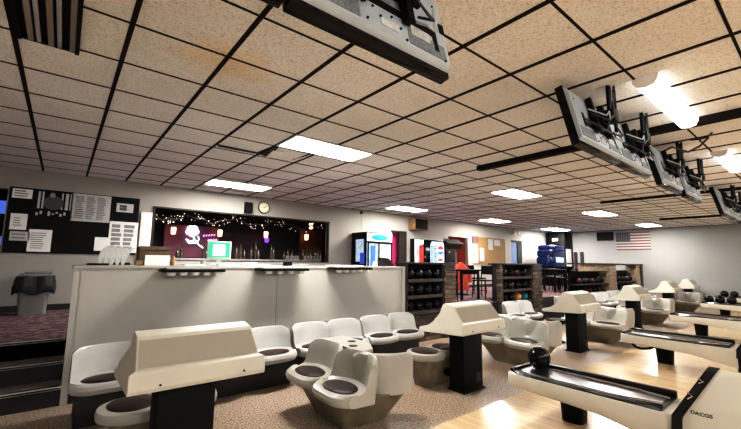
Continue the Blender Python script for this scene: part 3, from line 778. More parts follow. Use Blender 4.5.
cspec = [(8.7, 5.95, PI/2, 'black chair between the two ball racks with its back turned to the second rack'),
         (9.85, 6.95, -PI/2+0.4, 'black chair under the cork notice board, behind the second ball rack'),
         (8.35, 7.0, 0.2, 'black chair in the gap between ball racks, on the far side of the table'),
         (7.9, 7.75, 0.9, 'black chair behind the red coat, beside the orange doorway'),
         (11.8, 6.1, PI/2*-1, 'black chair right behind the second brick pillar'),
         (12.5, 6.75, 0.1, 'black chair below the blue arcade machine, far side of its table'),
         (13.3, 6.0, PI/2, 'black chair between the two tables past the second brick pillar'),
         (13.7, 6.5, -PI/2, 'black chair in front of the dark cabinet corner'),
         (14.4, 6.8, 0.0, 'black chair far side of the table behind the long far rack'),
         (15.2, 6.1, PI/2, 'black chair behind the middle pillar of the long far rack'),
         (7.05, 5.85, PI/2*-1, 'black chair behind the brick pillar of the rack beside the counter'),
         (10.4, 6.2, 2.6, 'black chair tucked behind the second ball rack, half hidden'),
         (11.7, 6.9, 0.5, 'black chair near the blue door, behind the second brick pillar'),
         (15.4, 6.9, 0.3, 'black chair by the far end of the concourse, before the cabinet corner'),
         (13.5, 7.1, -0.4, 'black chair standing apart in front of the blue arcade machine'),
         (12.6, 5.62, PI, 'black chair near side of the table past the second brick pillar'),
         (14.3, 5.66, PI, 'black chair near side of the table behind the long far rack')]
for i, (x, y, lab) in enumerate(tspec):
    if i == 0: table.location = (x, y, CON); table['label'] = lab
    else: dup(table, (x, y, CON), 0, lab)
for i, (x, y, a, lab) in enumerate(cspec):
    if i == 0: chair.location = (x, y, CON); chair.rotation_euler = (0, 0, -a); chair['label'] = lab
    else: dup(chair, (x, y, CON), -a, lab)
# red coat on a stand by the orange doorway
p = atY(461, 292, 6.9)
t = thing('coat_stand', 'dark stand carrying the red coat, beside the brick pillar of the first rack', 'coat stand', (p.x, 6.9, CON))
MB().lathe([(0.22, 0), (0.22, 0.02), (0.04, 0.05)], (p.x, 6.9, CON)).build('base', M['black'], t)
MB().cyl((p.x, 6.9, CON+0.03), (p.x, 6.9, CON+0.86), 0.02).build('pole', M['black'], t)
mb = MB(); n = 16; rws = []
for z, rx, ry in ((CON+0.12, 0.30, 0.18), (CON+0.30, 0.29, 0.18), (CON+0.55, 0.24, 0.15), (CON+0.74, 0.26, 0.13), (CON+0.84, 0.20, 0.10), (CON+0.90, 0.08, 0.07), (CON+0.93, 0.03, 0.03)):
    rws.append([(p.x+rx*math.cos(2*PI*k/n)*(1+0.07*math.sin(5*2*PI*k/n)), 6.9+ry*math.sin(2*PI*k/n), z) for k in range(n+1)])
mb.loft(rws, close_ends=False); bmesh.ops.remove_doubles(mb.bm, verts=mb.bm.verts[:], dist=0.0005)
for sx in (-1, 1): mb.tube([(p.x+sx*0.20, 6.86, CON+0.78), (p.x+sx*0.31, 6.82, CON+0.60), (p.x+sx*0.30, 6.80, CON+0.34)], 0.06, 10)
tag(mb.build('coat', M['red'], None), 'orange-red coat hanging between the two ball racks', 'coat')

# ================================================================== ALONG THE BACK WALL
def flat(name, px, Y, m, label, cat, group=None, th=0.008, back=True):
    """flat rectangle on the plane y=Y from a pixel rectangle"""
    x0, x1, z0, z1 = rpx(*px, Y); o = MB().box(x0, x1, Y-th, Y, z0, z1).build(name, m, None); return tag(o, label, cat, group), (x0, x1, z0, z1)
xb0, xb1, zb0, zb1 = -0.78, 1.10, 1.55, 2.66
tag(MB().box(xb0, xb1, YW-0.02, YW-0.001, zb0, zb1).build('notice_board', M['board'], None), 'long black notice board with papers on the wall above the bin', 'notice board')
YP = YW-0.021
def paper(a, b, c, d, m, label, deco=None, group='papers on the black notice board', name='notice', cat='notice'):
    x0, x1, z0, z1 = rpx(a, b, c, d, YP)
    t = thing(name, label, cat, ((x0+x1)/2, YP, z0), 0, group)
    MB().box(x0, x1, YP-0.006, YP, z0, z1).build('sheet', m, t)
    if deco: deco(t, x0, x1, z0, z1)
    return t
def lines(n, cols=1, ink='greyink', margin=0.1, fill=0.5, head=False):
    def f(t, x0, x1, z0, z1):
        mb = MB(); w = (x1-x0); hgt = z1-z0
        for c_ in range(cols):
            a = x0+w*margin+(w*(1-2*margin))*c_/cols; b = x0+w*margin+(w*(1-2*margin))*(c_+0.88)/cols
            for k in range(n):
                zz = z1-hgt*margin-(hgt*(1-2*margin))*(k+0.5)/n; dz = hgt*(1-2*margin)/n*fill/2
                mb.box(a, b-(b-a)*random.uniform(0, 0.3), YP-0.008, YP-0.005, zz-dz, zz+dz)
        mb.build('print', M[ink], t)
    return f
def photo(t, x0, x1, z0, z1):
    w, hh = x1-x0, z1-z0
    def P(u, v): return x0+w*u, z0+hh*v
    mb = MB()
    for u0, u1 in ((0.10, 0.16), (0.20, 0.25), (0.70, 0.74), (0.80, 0.88), (0.92, 0.95)): mb.box(x0+w*u0, x0+w*u1, YP-0.008, YP-0.005, z0+hh*0.35, z0+hh*0.97)
    for k in range(9): mb.box(x0+w*(0.08+0.1*k), x0+w*(0.14+0.1*k), YP-0.008, YP-0.005, z0+hh*(0.10+0.05*(k % 3)), z0+hh*(0.20+0.06*(k % 2)))
    mb.build('light_areas', M['paper'], t)
    b = MB(); c0 = P(0.5, 0.58); b.lathe([(0.01, 0), (1, 0), (1, 0.004), (0.01, 0.004)], (0, 0, 0), 20, (w*0.26, hh*0.26)).xf(Matrix.Translation((c0[0], YP-0.006, c0[1])) @ Matrix.Rotation(PI/2, 4, 'X')); b.build('dark_figure', M['ink'], t)
    b = MB(); c0 = P(0.46, 0.86); b.lathe([(0.01, 0), (1, 0), (1, 0.006), (0.01, 0.006)], (0, 0, 0), 16, (w*0.075, hh*0.10)).xf(Matrix.Translation((c0[0], YP-0.006, c0[1])) @ Matrix.Rotation(PI/2, 4, 'X')); b.build('face', M['greyink'], t)
paper(13, 188, 32, 199, M['white'], 'small white sheet at the top corner of the black board, nearest the doorway', lines(3))
paper(35, 190, 71, 220, M['board'], 'black-and-white photograph of a seated person on the black board', photo, name='photograph', cat='photograph')
paper(73, 193, 109, 223, M['paper'], 'framed newspaper page on the black board beside the photograph', lines(11, 3, 'greyink', 0.08, 0.7), name='newspaper_page', cat='newspaper')
paper(117, 203, 133, 213, M['paper'], 'small framed card high on the black board near the bar window', lines(2, 1, 'ink', 0.18, 0.9), name='framed_card', cat='card')
paper(110, 221, 136, 253, M['white'], 'white sheet with two columns of printed pictures on the black board', lines(6, 2, 'greyink', 0.08, 0.75))
paper(11, 213, 26, 230, M['white'], 'white sheet with dark marks at the left edge of the black board', lines(4, 1, 'greyink', 0.2, 0.4))
paper(10, 231, 29, 241, M['paper'], 'grey strip of paper low on the black board, under the marked sheet', lines(2, 1, 'greyink', 0.1, 0.4))
paper(29, 229, 50, 252, M['white'], 'white typed notice low on the black board above the bin', lines(8, 1, 'greyink', 0.12, 0.4))
paper(95, 237, 107, 251, M['white'], 'blank white card on the black board behind the curved white fans', None)
# white panel by the bar window
tag(MB().box(1.14, 1.335, YW-0.05, YW-0.001, 1.45, 2.40, bev=0.006).build('wall_panel', M['white'], None), 'narrow white upright panel between the black board and the bar window', 'panel')

# clock and speaker boxes on the wall
c0 = atY(264, 207.5, YW-0.03)
t = thing('wall_clock', 'round cream clock with a dark rim above the bar window', 'clock', (c0.x, YW, c0.z-0.14))
Rm = Matrix.Translation((c0.x, YW-0.002, c0.z)) @ Matrix.Rotation(PI/2, 4, 'X')
MB().lathe([(0.10, 0), (0.145, 0.0), (0.15, 0.02), (0.14, 0.045), (0.118, 0.04)], n=32).xf(Rm).build('rim', M['clockrim'], t)
MB().lathe([(0.01, 0.036), (0.122, 0.036), (0.122, 0.041), (0.01, 0.042)], n=32).xf(Rm).build('dial', M['clockface'], t)
mb = MB()
for k in range(12):
    a = 2*PI*k/12; mb.cyl((0.095*math.sin(a), 0.095*math.cos(a), 0.041), (0.108*math.sin(a), 0.108*math.cos(a), 0.046), 0.005, n=6)
mb.tube([(0, 0, 0.046), (0.05, 0.025, 0.046)], 0.006, 6); mb.tube([(0, 0, 0.046), (-0.075, 0.005, 0.046)], 0.004, 6)
mb.xf(Rm).build('hands', M['ink'], t)
x0, x1, z0, z1 = rpx(246, 202, 252.5, 213, YW-0.1)
t = thing('wall_speaker', 'small black box speaker on the wall beside the clock', 'speaker', ((x0+x1)/2, YW, z0))
MB().box(x0, x1, YW-0.12, YW-0.001, z0, z1, bev=0.008).build('case', M['blackmatte'], t)
MB().box(x0+0.02, x1-0.02, YW-0.127, YW-0.119, z0+0.02, z1-0.02).build('grille', M['black'], t)
x0, x1, z0, z1 = rpx(415, 218, 428, 230.5, YW-0.3)
t = thing('wall_speaker', 'wood-sided black speaker high on the wall above the vending machines', 'speaker', ((x0+x1)/2, YW, z0))
MB().box(x0, x1, YW-0.30, YW-0.001, z0, z1, bev=0.006).build('case', M['woodframe'], t)
MB().box(x0+0.02, x1-0.02, YW-0.308, YW-0.298, z0+0.02, z1-0.02).build('grille', M['black'], t)
c0 = atY(361.5, 212.5, YW-0.02)
t = thing('wall_sensor', 'tiny dark sensor with a wire above the drinks cooler', 'sensor', (c0.x, YW, c0.z-0.04))
MB().box(c0.x-0.03, c0.x+0.03, YW-0.05, YW-0.001, c0.z-0.04, c0.z+0.03, bev=0.006).build('case', M['black'], t)
MB().tube([(c0.x, YW-0.008, c0.z-0.04), (c0.x+0.01, YW-0.008, c0.z-0.35), (c0.x, YW-0.008, 2.38)], 0.005, 6).build('wire', M['seam'], t)
c0 = atY(515.5, 232.5, YW-0.1)
t = thing('emergency_light', 'twin-headed emergency light above the blue door', 'emergency light', (c0.x, YW, c0.z-0.08))
MB().box(c0.x-0.12, c0.x+0.12, YW-0.08, YW-0.001, c0.z-0.07, c0.z+0.05, bev=0.01).build('case', M['white'], t)
for sx in (-1, 1): MB().cyl((c0.x+sx*0.10, YW-0.10, c0.z+0.03), (c0.x+sx*0.12, YW-0.20, c0.z), 0.05, 0.07).build('lamp_head', M['white'], t)
# cork board
x0, x1, z0, z1 = rpx(473, 237, 504.5, 264, YW)
t = thing('cork_board', 'cork notice board with a wooden frame between the two doorways', 'notice board', ((x0+x1)/2, YW, z0))
MB().box(x0+0.05, x1, YW-0.02, YW-0.001, z0, z1).build('cork_sheet', M['cork'], t)
mb = MB(); mb.box(x0, x1+0.03, YW-0.03, YW-0.001, z1, z1+0.03); mb.box(x0, x1+0.03, YW-0.03, YW-0.001, z0-0.03, z0); mb.box(x1, x1+0.03, YW-0.03, YW-0.001, z0, z1); mb.build('frame', M['woodframe'], t)
for i, (a, b, c_, d, m_, lab) in enumerate([(472.5, 236, 478.5, 243, 'flagred', 'small red and white sheet at the top corner of the cork board'), (473, 244, 478, 263, 'white', 'long white sheet down the edge of the cork board'),
                                   (480, 248, 484, 261, 'white', 'narrow white sheet on the cork board'), (488, 239, 493, 250, 'greyitem', 'grey picture sheet at the middle top of the cork board'), (494, 240, 500, 246, 'greyitem', 'faded sheet at the far top of the cork board')]):
    x0, x1, z0, z1 = rpx(a, b, c_, d, YW-0.03)
    tag(MB().box(x0, x1, YW-0.034-0.001*i, YW-0.021, z0, z1).build('notice', M[m_], None), lab, 'notice', 'papers on the cork board')

# bin by the wall
bx, by = -0.30, 8.22
t = thing('waste_bin', 'grey waste bin with a black liner and a flat tray top below the notice board', 'bin', (bx, by, CON))
frust(MB(), bx-0.20, bx+0.20, by-0.18, by+0.18, CON, CON+0.56, 0.03).build('body', M['bin'], t)
mb = MB(); n = 40; rws = []
for z, e in ((CON+0.34, 0.045), (CON+0.42, 0.05), (CON+0.52, 0.035), (CON+0.60, 0.02)):
    rws.append([(bx+(0.20+e+0.02*math.sin(7*2*PI*k/n+z*9))*max(-1, min(1, 1.35*math.cos(2*PI*k/n))), by+(0.18+e+0.015*math.sin(9*2*PI*k/n))*max(-1, min(1, 1.35*math.sin(2*PI*k/n))), z+0.035*math.sin(5*2*PI*k/n)*(1 if z < CON+0.4 else 0)) for k in range(n+1)])
mb.loft(rws, close_ends=False).build('liner', M['bag'], t)
MB().box(bx-0.21, bx+0.21, by-0.19, by+0.19, CON+0.60, CON+0.625, bev=0.008).build('tray_top', M['bin'], t)
mb = MB(); mb.box(bx-0.16, bx+0.20, by+0.10, by+0.19, CON+0.625, CON+0.67, bev=0.01); mb.box(bx-0.19, bx-0.14, by-0.1, by+0.14, CON+0.625, CON+0.65, bev=0.008); mb.build('tray_rim', M['bin'], t)

# things in the blue-lit room beyond the doorway
t = thing('game_cabinet', 'dark cabinet with blue lit panels beyond the doorway by the notice board', 'game machine', (-1.55, 9.5, CON))
MB().box(-2.35, -0.86, 9.35, 9.9, CON, 2.45, bev=0.02).build('case', M['blackmatte'], t)
for a, b, c_, d in ((-5, 200, 8.5, 214), (-5, 236, 7, 245), (-5, 262, 6, 280)):
    x0, x1, z0, z1 = rpx(a, b, c_, d, 9.34); MB().box(x0, x1, 9.33, 9.352, z0, z1).build('lit_panel', M['bluelight'], t)

# ---------------------------------------------------------------- bar room contents
def sconce(px, py, lab):
    c_ = atY(px, py, YR-0.1); t = thing('wall_sconce', lab, 'sconce', (c_.x, YR, c_.z-0.1), 0, 'glowing sconces in the bar')
    MB().lathe([(0.035, -0.09), (0.05, -0.08), (0.058, 0.06), (0.045, 0.08)], (c_.x, YR-0.10, c_.z), 14).build('shade', M['sconce'], t)
    MB().box(c_.x-0.03, c_.x+0.03, YR-0.05, YR-0.001, c_.z-0.10, c_.z+0.08).build('bracket', M['gold'], t)
sconce(173.5, 230.5, 'glowing amber sconce on the maroon wall beside the neon flower')
sconce(220, 233, 'glowing amber sconce on the maroon wall just above the green monitor')
sconce(266, 234.5, 'glowing sconce over the purple glow in the middle of the bar')
sconce(306.5, 237, 'glowing amber sconce on the brown wall at the right of the bar')
sconce(311, 226, 'small bright lamp high above the brown wall of the bar')
c_ = atY(266.5, 240, YR-0.05); tag(MB().sphere((c_.x, YR-0.06, c_.z), 0.07, 16, 10, (1, 0.5, 1.2)).build('purple_lamp', M['purple'], None), 'small purple glow under the middle sconce of the bar', 'lamp')
# neon flower
f = thing('neon_flower_sign', 'white and pink neon flower sign glowing on the maroon bar wall', 'neon sign', tuple(atY(188, 245, YR-0.05)))
def N(px, py, dy=0): v = atY(px, py, YR-0.05); return (v.x, v.y+dy, v.z)
mb = MB()
for k in range(5):
    a = 2*PI*k/5+0.3; cx_, cy_ = 192.5+3.6*math.cos(a), 231.0+3.0*math.sin(a)
    mb.tube([N(cx_+2.6*math.cos(q), cy_+2.2*math.sin(q)) for q in [2*PI*j/12 for j in range(13)]], 0.011, 6)
for k in range(5):
    a = 2*PI*k/5+0.3; q_ = N(192.5+3.3*math.cos(a), 231.0+2.8*math.sin(a)); mb.sphere(q_, 0.085, 14, 8, (1, 0.12, 0.9))
mb.build('blossom', M['neonw'], f)
MB().tube([N(192.5+5.6*math.cos(q), 231+4.9*math.sin(q), -0.012) for q in [2*PI*j/20 for j in range(15)]], 0.012, 6).build('petal_edge', M['neonp'], f)
mb = MB(); mb.tube([N(193, 236), N(195, 240), N(199, 245), N(203, 248)], 0.013, 6); mb.tube([N(195, 240), N(190, 241.5), N(186, 239)], 0.016, 6); mb.tube([N(197, 243), N(199, 239), N(198, 236)], 0.014, 6); mb.tube([N(186, 239), N(189, 243), N(196, 243)], 0.013, 6)
mb.build('stem', M['neong'], f)
mb = MB()
for k in range(5): mb.tube([N(203.5+2.6*k, 236.5-0.2*k), N(204.5+2.6*k, 234.8-0.1*k)], 0.010, 5)
for k in range(4): mb.tube([N(208+2.5*k, 241), N(208.6+2.5*k, 239.2), N(209.6+2.5*k, 241)], 0.010, 5)
mb.build('script', M['neonp'], f)
# garland of tiny bulbs along the top of the opening
g = thing('string_lights', 'garland of tiny pinkish lights along the top of the bar window', 'string lights', (3.4, YW+0.25, 2.35))
mb = MB(); pts = []
for k in range(90):
    u = k/89; px_ = 156+u*170; py_ = 216.5+u*11+2.6*math.sin(u*24)+1.2*math.sin(u*61); v = atY(px_, py_, YW+0.30); pts.append(v)
MB().tube(pts, 0.02, 6).build('garland_wire', M['darkwood'], g)
mb = MB()
for k in range(110):
    u = random.random(); px_ = 156+u*170; py_ = 216.5+u*11+2.6*math.sin(u*24)+random.uniform(-4, 4); v = atY(px_, py_, YW+0.30+random.uniform(-0.06, 0.06))
    r_ = random.uniform(0.005, 0.011); mb.sphere(v, r_, 6, 4)
o = mb.build('tiny_bulbs', M['bulb'], g); o['kind'] = 'stuff'
# back bar ledge, bottles and glasses
YL = 9.45
zl = atY(240, 259, YL).z
tag(MB().box(1.5, 5.75, YL-0.15, YL+0.35, zl-0.05, zl, bev=0.01).build('back_bar', M['greyitem'], None), 'grey bar ledge inside the bar window', 'bar')
bots = [(177, 9), (181, 12), (203, 13), (206, 9), (236, 12), (240, 15), (244, 10), (251, 12), (255, 17), (258, 11), (271, 16), (273.5, 13), (284, 9), (288, 12), (292, 11), (296, 9), (303, 12), (307, 13), (311, 11), (315, 14), (318, 12), (321, 10)]
bot = None
for k, (px_, hh) in enumerate(bots):
    v = atY(px_, 259, YL+0.05); H = hh*0.0255
    lab = 'dark bottle standing on the bar ledge, %s from the neon flower end' % ['first', 'second', 'third', 'fourth', 'fifth', 'sixth', 'seventh', 'eighth', 'ninth', 'tenth', 'eleventh', 'twelfth', 'thirteenth', 'fourteenth', 'fifteenth', 'sixteenth', 'seventeenth', 'eighteenth', 'nineteenth', 'twentieth', 'twenty-first', 'twenty-second'][k]
    if bot is None:
        bot = MB().lathe([(0.036, 0), (0.038, 0.01), (0.038, 0.19), (0.015, 0.24), (0.013, 0.30), (0.017, 0.30), (0.016, 0.32)], n=12).build('bottle', M['glass'], None, local=True); o = bot
    else: o = bot.copy(); C.objects.link(o)
    o.location = (v.x, YL+0.05, zl); o.scale = (1, 1, H/0.32); tag(o, lab, 'bottle', 'bottles on the bar ledge')
for k, (a, b, c_, d, lab) in enumerate([(286, 252, 299, 258, 'grey glass rack on the bar ledge, beside the brown wall'), (304, 254, 322, 258.5, 'low grey tray of glasses at the end of the bar ledge')]):
    x0, x1, z0, z1 = rpx(a, b, c_, d, YL-0.08); z0 = zl
    mb = MB(); mb.box(x0, x1, YL-0.1, YL-0.04, z0, z0+0.02)
    n_ = 6
    for j in range(n_): mb.lathe([(0.018, 0), (0.03, 0.09), (0.028, 0.09)], (x0+(x1-x0)*(j+0.5)/n_, YL-0.07, z0+0.02), 10)
    tag(mb.build('glass_tray', M['greyitem'], None), lab, 'tray')

# ---------------------------------------------------------------- on the counter
zt = ctop+0.001
v = atY(219, 262, 5.40)
t = thing('computer_monitor', 'computer monitor with a green screen standing on the counter', 'monitor', (v.x, 5.42, zt), -0.35)
Wm = W[t.name]
MB().box(-0.155, 0.155, -0.02, 0.03, 0.085, 0.335, bev=0.01).build('bezel', M['monbezel'], t, local=True)
MB().box(-0.137, 0.137, -0.023, -0.019, 0.115, 0.317).build('screen', M['screen'], t, local=True)
MB().box(-0.08, 0.08, -0.026, -0.022, 0.135, 0.29).build('screen_window', M['screenwin'], t, local=True)
mb = MB()
for k in range(5): mb.box(-0.075, 0.02+0.045*((k*7) % 2), -0.028, -0.025, 0.15+0.028*k, 0.158+0.028*k)
mb.build('screen_text', M['teal'], t, local=True)
MB().box(-0.03, 0.03, 0.0, 0.03, 0.02, 0.10).build('neck', M['monbezel'], t, local=True)
MB().box(-0.11, 0.11, -0.07, 0.09, 0.0, 0.02, bev=0.008).build('stand', M['monbezel'], t, local=True)
def citem(name, px, Y, m, label, cat, depth=0.18, bev=0.006):
    x0, x1, z0, z1 = rpx(*px, Y); o = MB().box(x0, x1, Y, Y+depth, zt, max(z1, zt+0.02), bev=bev).build(name, m, None); return tag(o, label, cat)
# brown box with white card leaning on it
x0, x1, z0, z1 = rpx(140, 246.5, 170, 263, 5.42)
t = thing('carton', 'brown cardboard carton on the counter end by the white panel', 'box', ((x0+x1)/2, 5.5, zt))
MB().box(x0, x1, 5.42, 5.62, zt, z1, bev=0.004).build('box_body', M['cardboard'], t)
mb = MB(); mb.box(x0+0.0, x1, 5.40, 5.425, z1-0.035, z1+0.006); mb.build('box_flap', M['cardboard'], t)
x0, x1, z0, z1 = rpx(145.5, 254.5, 169.5, 265, 5.30)
tag(MB().box(x0, x1, 5.30, 5.312, zt, zt+0.125).build('white_card', M['white'], None), 'blank white card leaning on the brown carton', 'card')
x0, x1, z0, z1 = rpx(136, 259, 145, 264, 5.30)
tag(MB().box(x0, x1-0.02, 5.33, 5.40, zt, zt+0.06, bev=0.004).build('wooden_block', M['woodframe'], None), 'small brown block on the counter beside the carton', 'block')
# row of curved white fans
base = atY(100, 262, 5.35)
for k, lab in enumerate(['tallest outermost', 'second', 'third', 'fourth', 'innermost']):
    mb = MB(); bxk = base.x+0.045+0.058*k; rws = []
    for j in range(9):
        q = j/8; x = bxk-0.05+0.12*q*q*0.9+0.02*q; z = zt+0.235*math.sin(q*PI/2)*(1-0.03*k); wv = 0.012+0.020*math.sin(q*PI)
        rws.append([(x-wv, 5.33+0.02*k, z), (x+wv, 5.33+0.02*k, z), (x+wv, 5.345+0.02*k, z), (x-wv, 5.345+0.02*k, z), (x-wv, 5.33+0.02*k, z)])
    mb.loft(rws, close_ends=False)
    tag(mb.build('curved_strip', M['paper'], None), 'curved white strip standing on the counter end, %s of the fan of five' % lab, 'strip', 'fan of curved white strips')
tag(MB().box(0.22, 0.42, 5.20, 5.40, zt, zt+0.022, bev=0.005).build('black_tray', M['black'], None), 'flat black tray at the near end of the counter', 'tray')
tag(MB().box(0.47, 0.66, 5.50, 5.56, zt, zt+0.03, bev=0.004).build('dark_book', M['plinth'], None), 'dark book lying behind the curved white strips', 'book')
# clutter by the monitor
v = atY(173, 260, 5.30)
tag(MB().lathe([(0.03, 0), (0.032, 0.05), (0.018, 0.07), (0.026, 0.10), (0.01, 0.125)], (v.x, 5.30, zt), 14).build('figurine', M['woodframe'], None), 'little brown figurine on the counter beside the white card', 'figurine')
tag(MB().box(1.22, 1.46, 5.22, 5.42, zt, zt+0.014, bev=0.002).build('paper_pile', M['white'], None), 'loose pile of white paper on the counter before the monitor', 'paper')
tag(MB().lathe([(0.03, 0), (0.035, 0.07), (0.03, 0.07)], (atY(203, 262, 5.3).x, 5.30, zt), 14).build('cup', M['greyitem'], None), 'small grey cup on the counter left of the monitor', 'cup')
tag(MB().box(1.62, 1.90, 5.18, 5.28, zt, zt+0.025, bev=0.008).build('keyboard', M['white'], None), 'white keyboard edge on the counter under the green monitor', 'keyboard')
for k, (a, w_, hh, m_, lab) in enumerate([(243, 10, 0.03, 'greyitem', 'low grey dish on the counter right of the monitor'), (252, 7, 0.045, 'white', 'small white box on the counter between two ledges'), (288.5, 5, 0.06, 'black', 'black stapler on the counter under the bar window'),
                                         (300, 16, 0.025, 'greyitem', 'flat grey tray on the counter near the end of the bar window'), (264, 9, 0.02, 'white', 'folded white cloth on the counter above the middle ledge')]):
    v = atY(a, 262, 5.28); ww = w_*0.009
    tag(MB().box(v.x-ww, v.x+ww, 5.24, 5.38, zt, zt+hh, bev=0.006).build(['dish', 'small_box', 'stapler', 'flat_tray', 'cloth'][k], M[m_], None), lab, ['dish', 'box', 'stapler', 'tray', 'cloth'][k])
tag(MB().box(3.45, 4.05, 5.16, 5.44, zt, zt+0.018, bev=0.003).build('paper_pile', M['white'], None), 'spread white papers on the counter above the last ledge', 'paper')
# dark card reader at the right end
v = atY(385.5, 262, 5.35)
t = thing('card_terminal', 'dark brown terminal on the counter in front of the drinks cooler', 'terminal', (v.x, 5.35, zt))
mb = MB(); mb.prism([(5.26, zt), (5.46, zt), (5.46, zt+0.15), (5.40, zt+0.15), (5.26, zt+0.05)], v.x-0.10, v.x+0.12, 'x'); mb.build('case', M['darkwood'], t)
MB().box(v.x-0.11, v.x+0.06, 5.40, 5.42, zt+0.08, zt+0.16, bev=0.01).build('display', M['black'], t)
v = atY(374.5, 262, 5.3); tag(MB().lathe([(0.035, 0), (0.04, 0.02), (0.03, 0.07), (0.01, 0.09)], (v.x, 5.3, zt), 12).build('tissue', M['white'], None), 'crumpled white tissue on the counter beside the brown terminal', 'tissue')
v = atY(390.5, 262, 5.3); tag(MB().box(v.x-0.03, v.x+0.03, 5.28, 5.34, zt, zt+0.03, bev=0.008).build('eraser', M['white'], None), 'small white block on the very end of the counter', 'block')

# ---------------------------------------------------------------- cooler and vending machines
YF = 7.92
a, b = atY(367, 231.5, YF), atY(392.5, 232.5, YF); xa, xb, ztop = a.x, b.x, a.z
t = thing('drinks_cooler', 'black drinks cooler with a lit white and teal sign beside the magenta doorway', 'cooler', ((xa+xb)/2, 8.25, CON))
MB().box(xa, xb, YF+0.04, 8.62, CON, ztop, bev=0.01).build('case', M['blackmatte'], t)
zs = atY(370, 241, YF).z
s = MB().box(xa+0.03, xb-0.02, YF, YF+0.05, zs, ztop-0.03, bev=0.006).build('sign', M['signwhite'], t)
mb = MB(); cx_, cz_ = (xa+xb)/2, (zs+ztop-0.03)/2
mb.lathe([(0.01, 0), (1, 0), (1, 0.006), (0.82, 0.008), (0.80, 0.002)], n=30, sc=(0.30, 0.085)).xf(Matrix.Translation((cx_, YF-0.001, cz_)) @ Matrix.Rotation(PI/2, 4, 'X'))
for k in range(6): mb.box(cx_-0.20+0.07*k, cx_-0.155+0.07*k, YF-0.012, YF-0.004, cz_-0.035+0.008*(k % 2), cz_+0.035)
mb.build('sign_mark', M['teal'], s)
d = MB().box(xa+0.03, xb-0.02, YF, YF+0.05, CON+0.15, zs-0.03).build('door', M['coolerin'], t)
mb = MB(); mb.box(xa+0.03, xa+0.07, YF-0.012, YF+0.01, CON+0.15, zs-0.03); mb.box(xb-0.06, xb-0.02, YF-0.012, YF+0.01, CON+0.15, zs-0.03); mb.box((xa+xb)/2-0.06, (xa+xb)/2-0.02, YF-0.012, YF+0.01, CON+0.15, zs-0.03)
mb.box(xa+0.03, xb-0.02, YF-0.012, YF+0.01, zs-0.06, zs-0.02); mb.build('door_frame', M['black'], d)
MB().box((xa+xb)/2+0.06, xb-0.10, YF-0.008, YF+0.002, CON+0.75, zs-0.12).build('door_poster', M['white'], d)
MB().box(xa+0.13, xa+0.30, YF-0.006, YF+0.002, CON+0.5, zs-0.12).build('bottle_column', M['bluecan'], d)
a, b = atY(354.5, 241, 8.2), atY(362.5, 263, 8.2)
MB().box(xa-0.008, xa+0.002, 8.05, 8.40, 1.48, ztop-0.20).build('side_window', M['coolerin'], t)
MB().box(xa-0.014, xa-0.006, 8.00, 8.20, 1.42, 1.72).build('side_label', M['canister'], t)
# vending machines
YV = 8.38
def rr(a, b, c_, d): return rpx(a, b, c_, d, YV)
x0, x1, z0, z1 = rr(415, 238.5, 424, 262)
t = thing('vending_machine', 'white and red fronted vending machine right of the magenta doorway', 'vending machine', ((x0+x1)/2, 8.3, CON), 0, 'drinks vending machines')
MB().box(x0, x1-0.01, YV+0.02, 8.6, CON, z1, bev=0.01).build('case', M['blackmatte'], t)
MB().box(x0+0.01, x1-0.24, YV-0.005, YV+0.03, CON+0.3, z1-0.03).build('white_panel', M['signwhite'], t)
r_ = MB().box(x1-0.24, x1-0.03, YV-0.005, YV+0.03, CON+0.3, z1-0.20).build('red_panel', M['redpanel'], t)
MB().box(x1-0.24, x1-0.03, YV-0.005, YV+0.03, z1-0.20, z1-0.03).build('header_panel', M['signwhite'], t)
mb = MB(); mb.tube([(x1-0.22, YV-0.012, z1-0.26), (x1-0.15, YV-0.012, z1-0.20), (x1-0.10, YV-0.012, z1-0.24), (x1-0.05, YV-0.012, z1-0.17)], 0.02, 6); mb.tube([(x0+0.06, YV-0.012, z1-0.30), (x0+0.11, YV-0.012, z1-0.42), (x0+0.06, YV-0.012, z1-0.55)], 0.02, 6); mb.build('script_mark', M['ink'], t)
x0, x1, z0, z1 = rr(424.5, 239.5, 446, 262)
t = thing('vending_machine', 'black vending machine with a large blue and white can picture', 'vending machine', ((x0+x1)/2, 8.3, CON), 0, 'drinks vending machines')
MB().box(x0, x1, YV+0.02, 8.6, CON, z1, bev=0.01).build('case', M['blackgloss'], t)
cx0, cx1, cz0, cz1 = rr(431, 241.5, 444, 268)
pn = MB().prism([(cx0+0.06, cz1), (cx0, cz1-0.10), (cx0, cz0-0.3), (cx1, cz0-0.3), (cx1, cz1-0.10), (cx1-0.06, cz1)], YV-0.01, YV+0.03, 'y').build('can_picture', M['icecan'], t)
gx, gz = (cx0+cx1)/2+0.14, cz1-0.28
def half(m_, lo, hi, nm):
    mb = MB(); pts = [(gx+0.15*math.cos(q), gz+0.15*math.sin(q)) for q in [lo+(hi-lo)*j/16 for j in range(17)]]
    mb.prism(pts, YV-0.018, YV-0.008, 'y'); mb.build(nm, M[m_], pn)
half('globered', 0.15, PI-0.25, 'emblem_red'); half('bluecan', PI+0.35, 2*PI-0.15, 'emblem_blue')
mb = MB(); mb.box(gx-0.15, gx+0.12, YV-0.019, YV-0.008, gz-0.55, gz-0.40); mb.build('lower_blue', M['bluecan'], pn)
mb = MB(); mb.box(gx-0.12, gx+0.1, YV-0.019, YV-0.008, gz-0.36, gz-0.28); mb.build('lower_red', M['globered'], pn)
Tm = Matrix.Translation((cx0+0.17, YV-0.014, cz1-0.40)) @ Matrix.Rotation(PI/2, 4, 'X') @ Matrix.Rotation(PI/2, 4, 'Z')
text_mb('pepsi', 0.26, Tm, 0.004).build('can_lettering', M['bluecan'], pn)
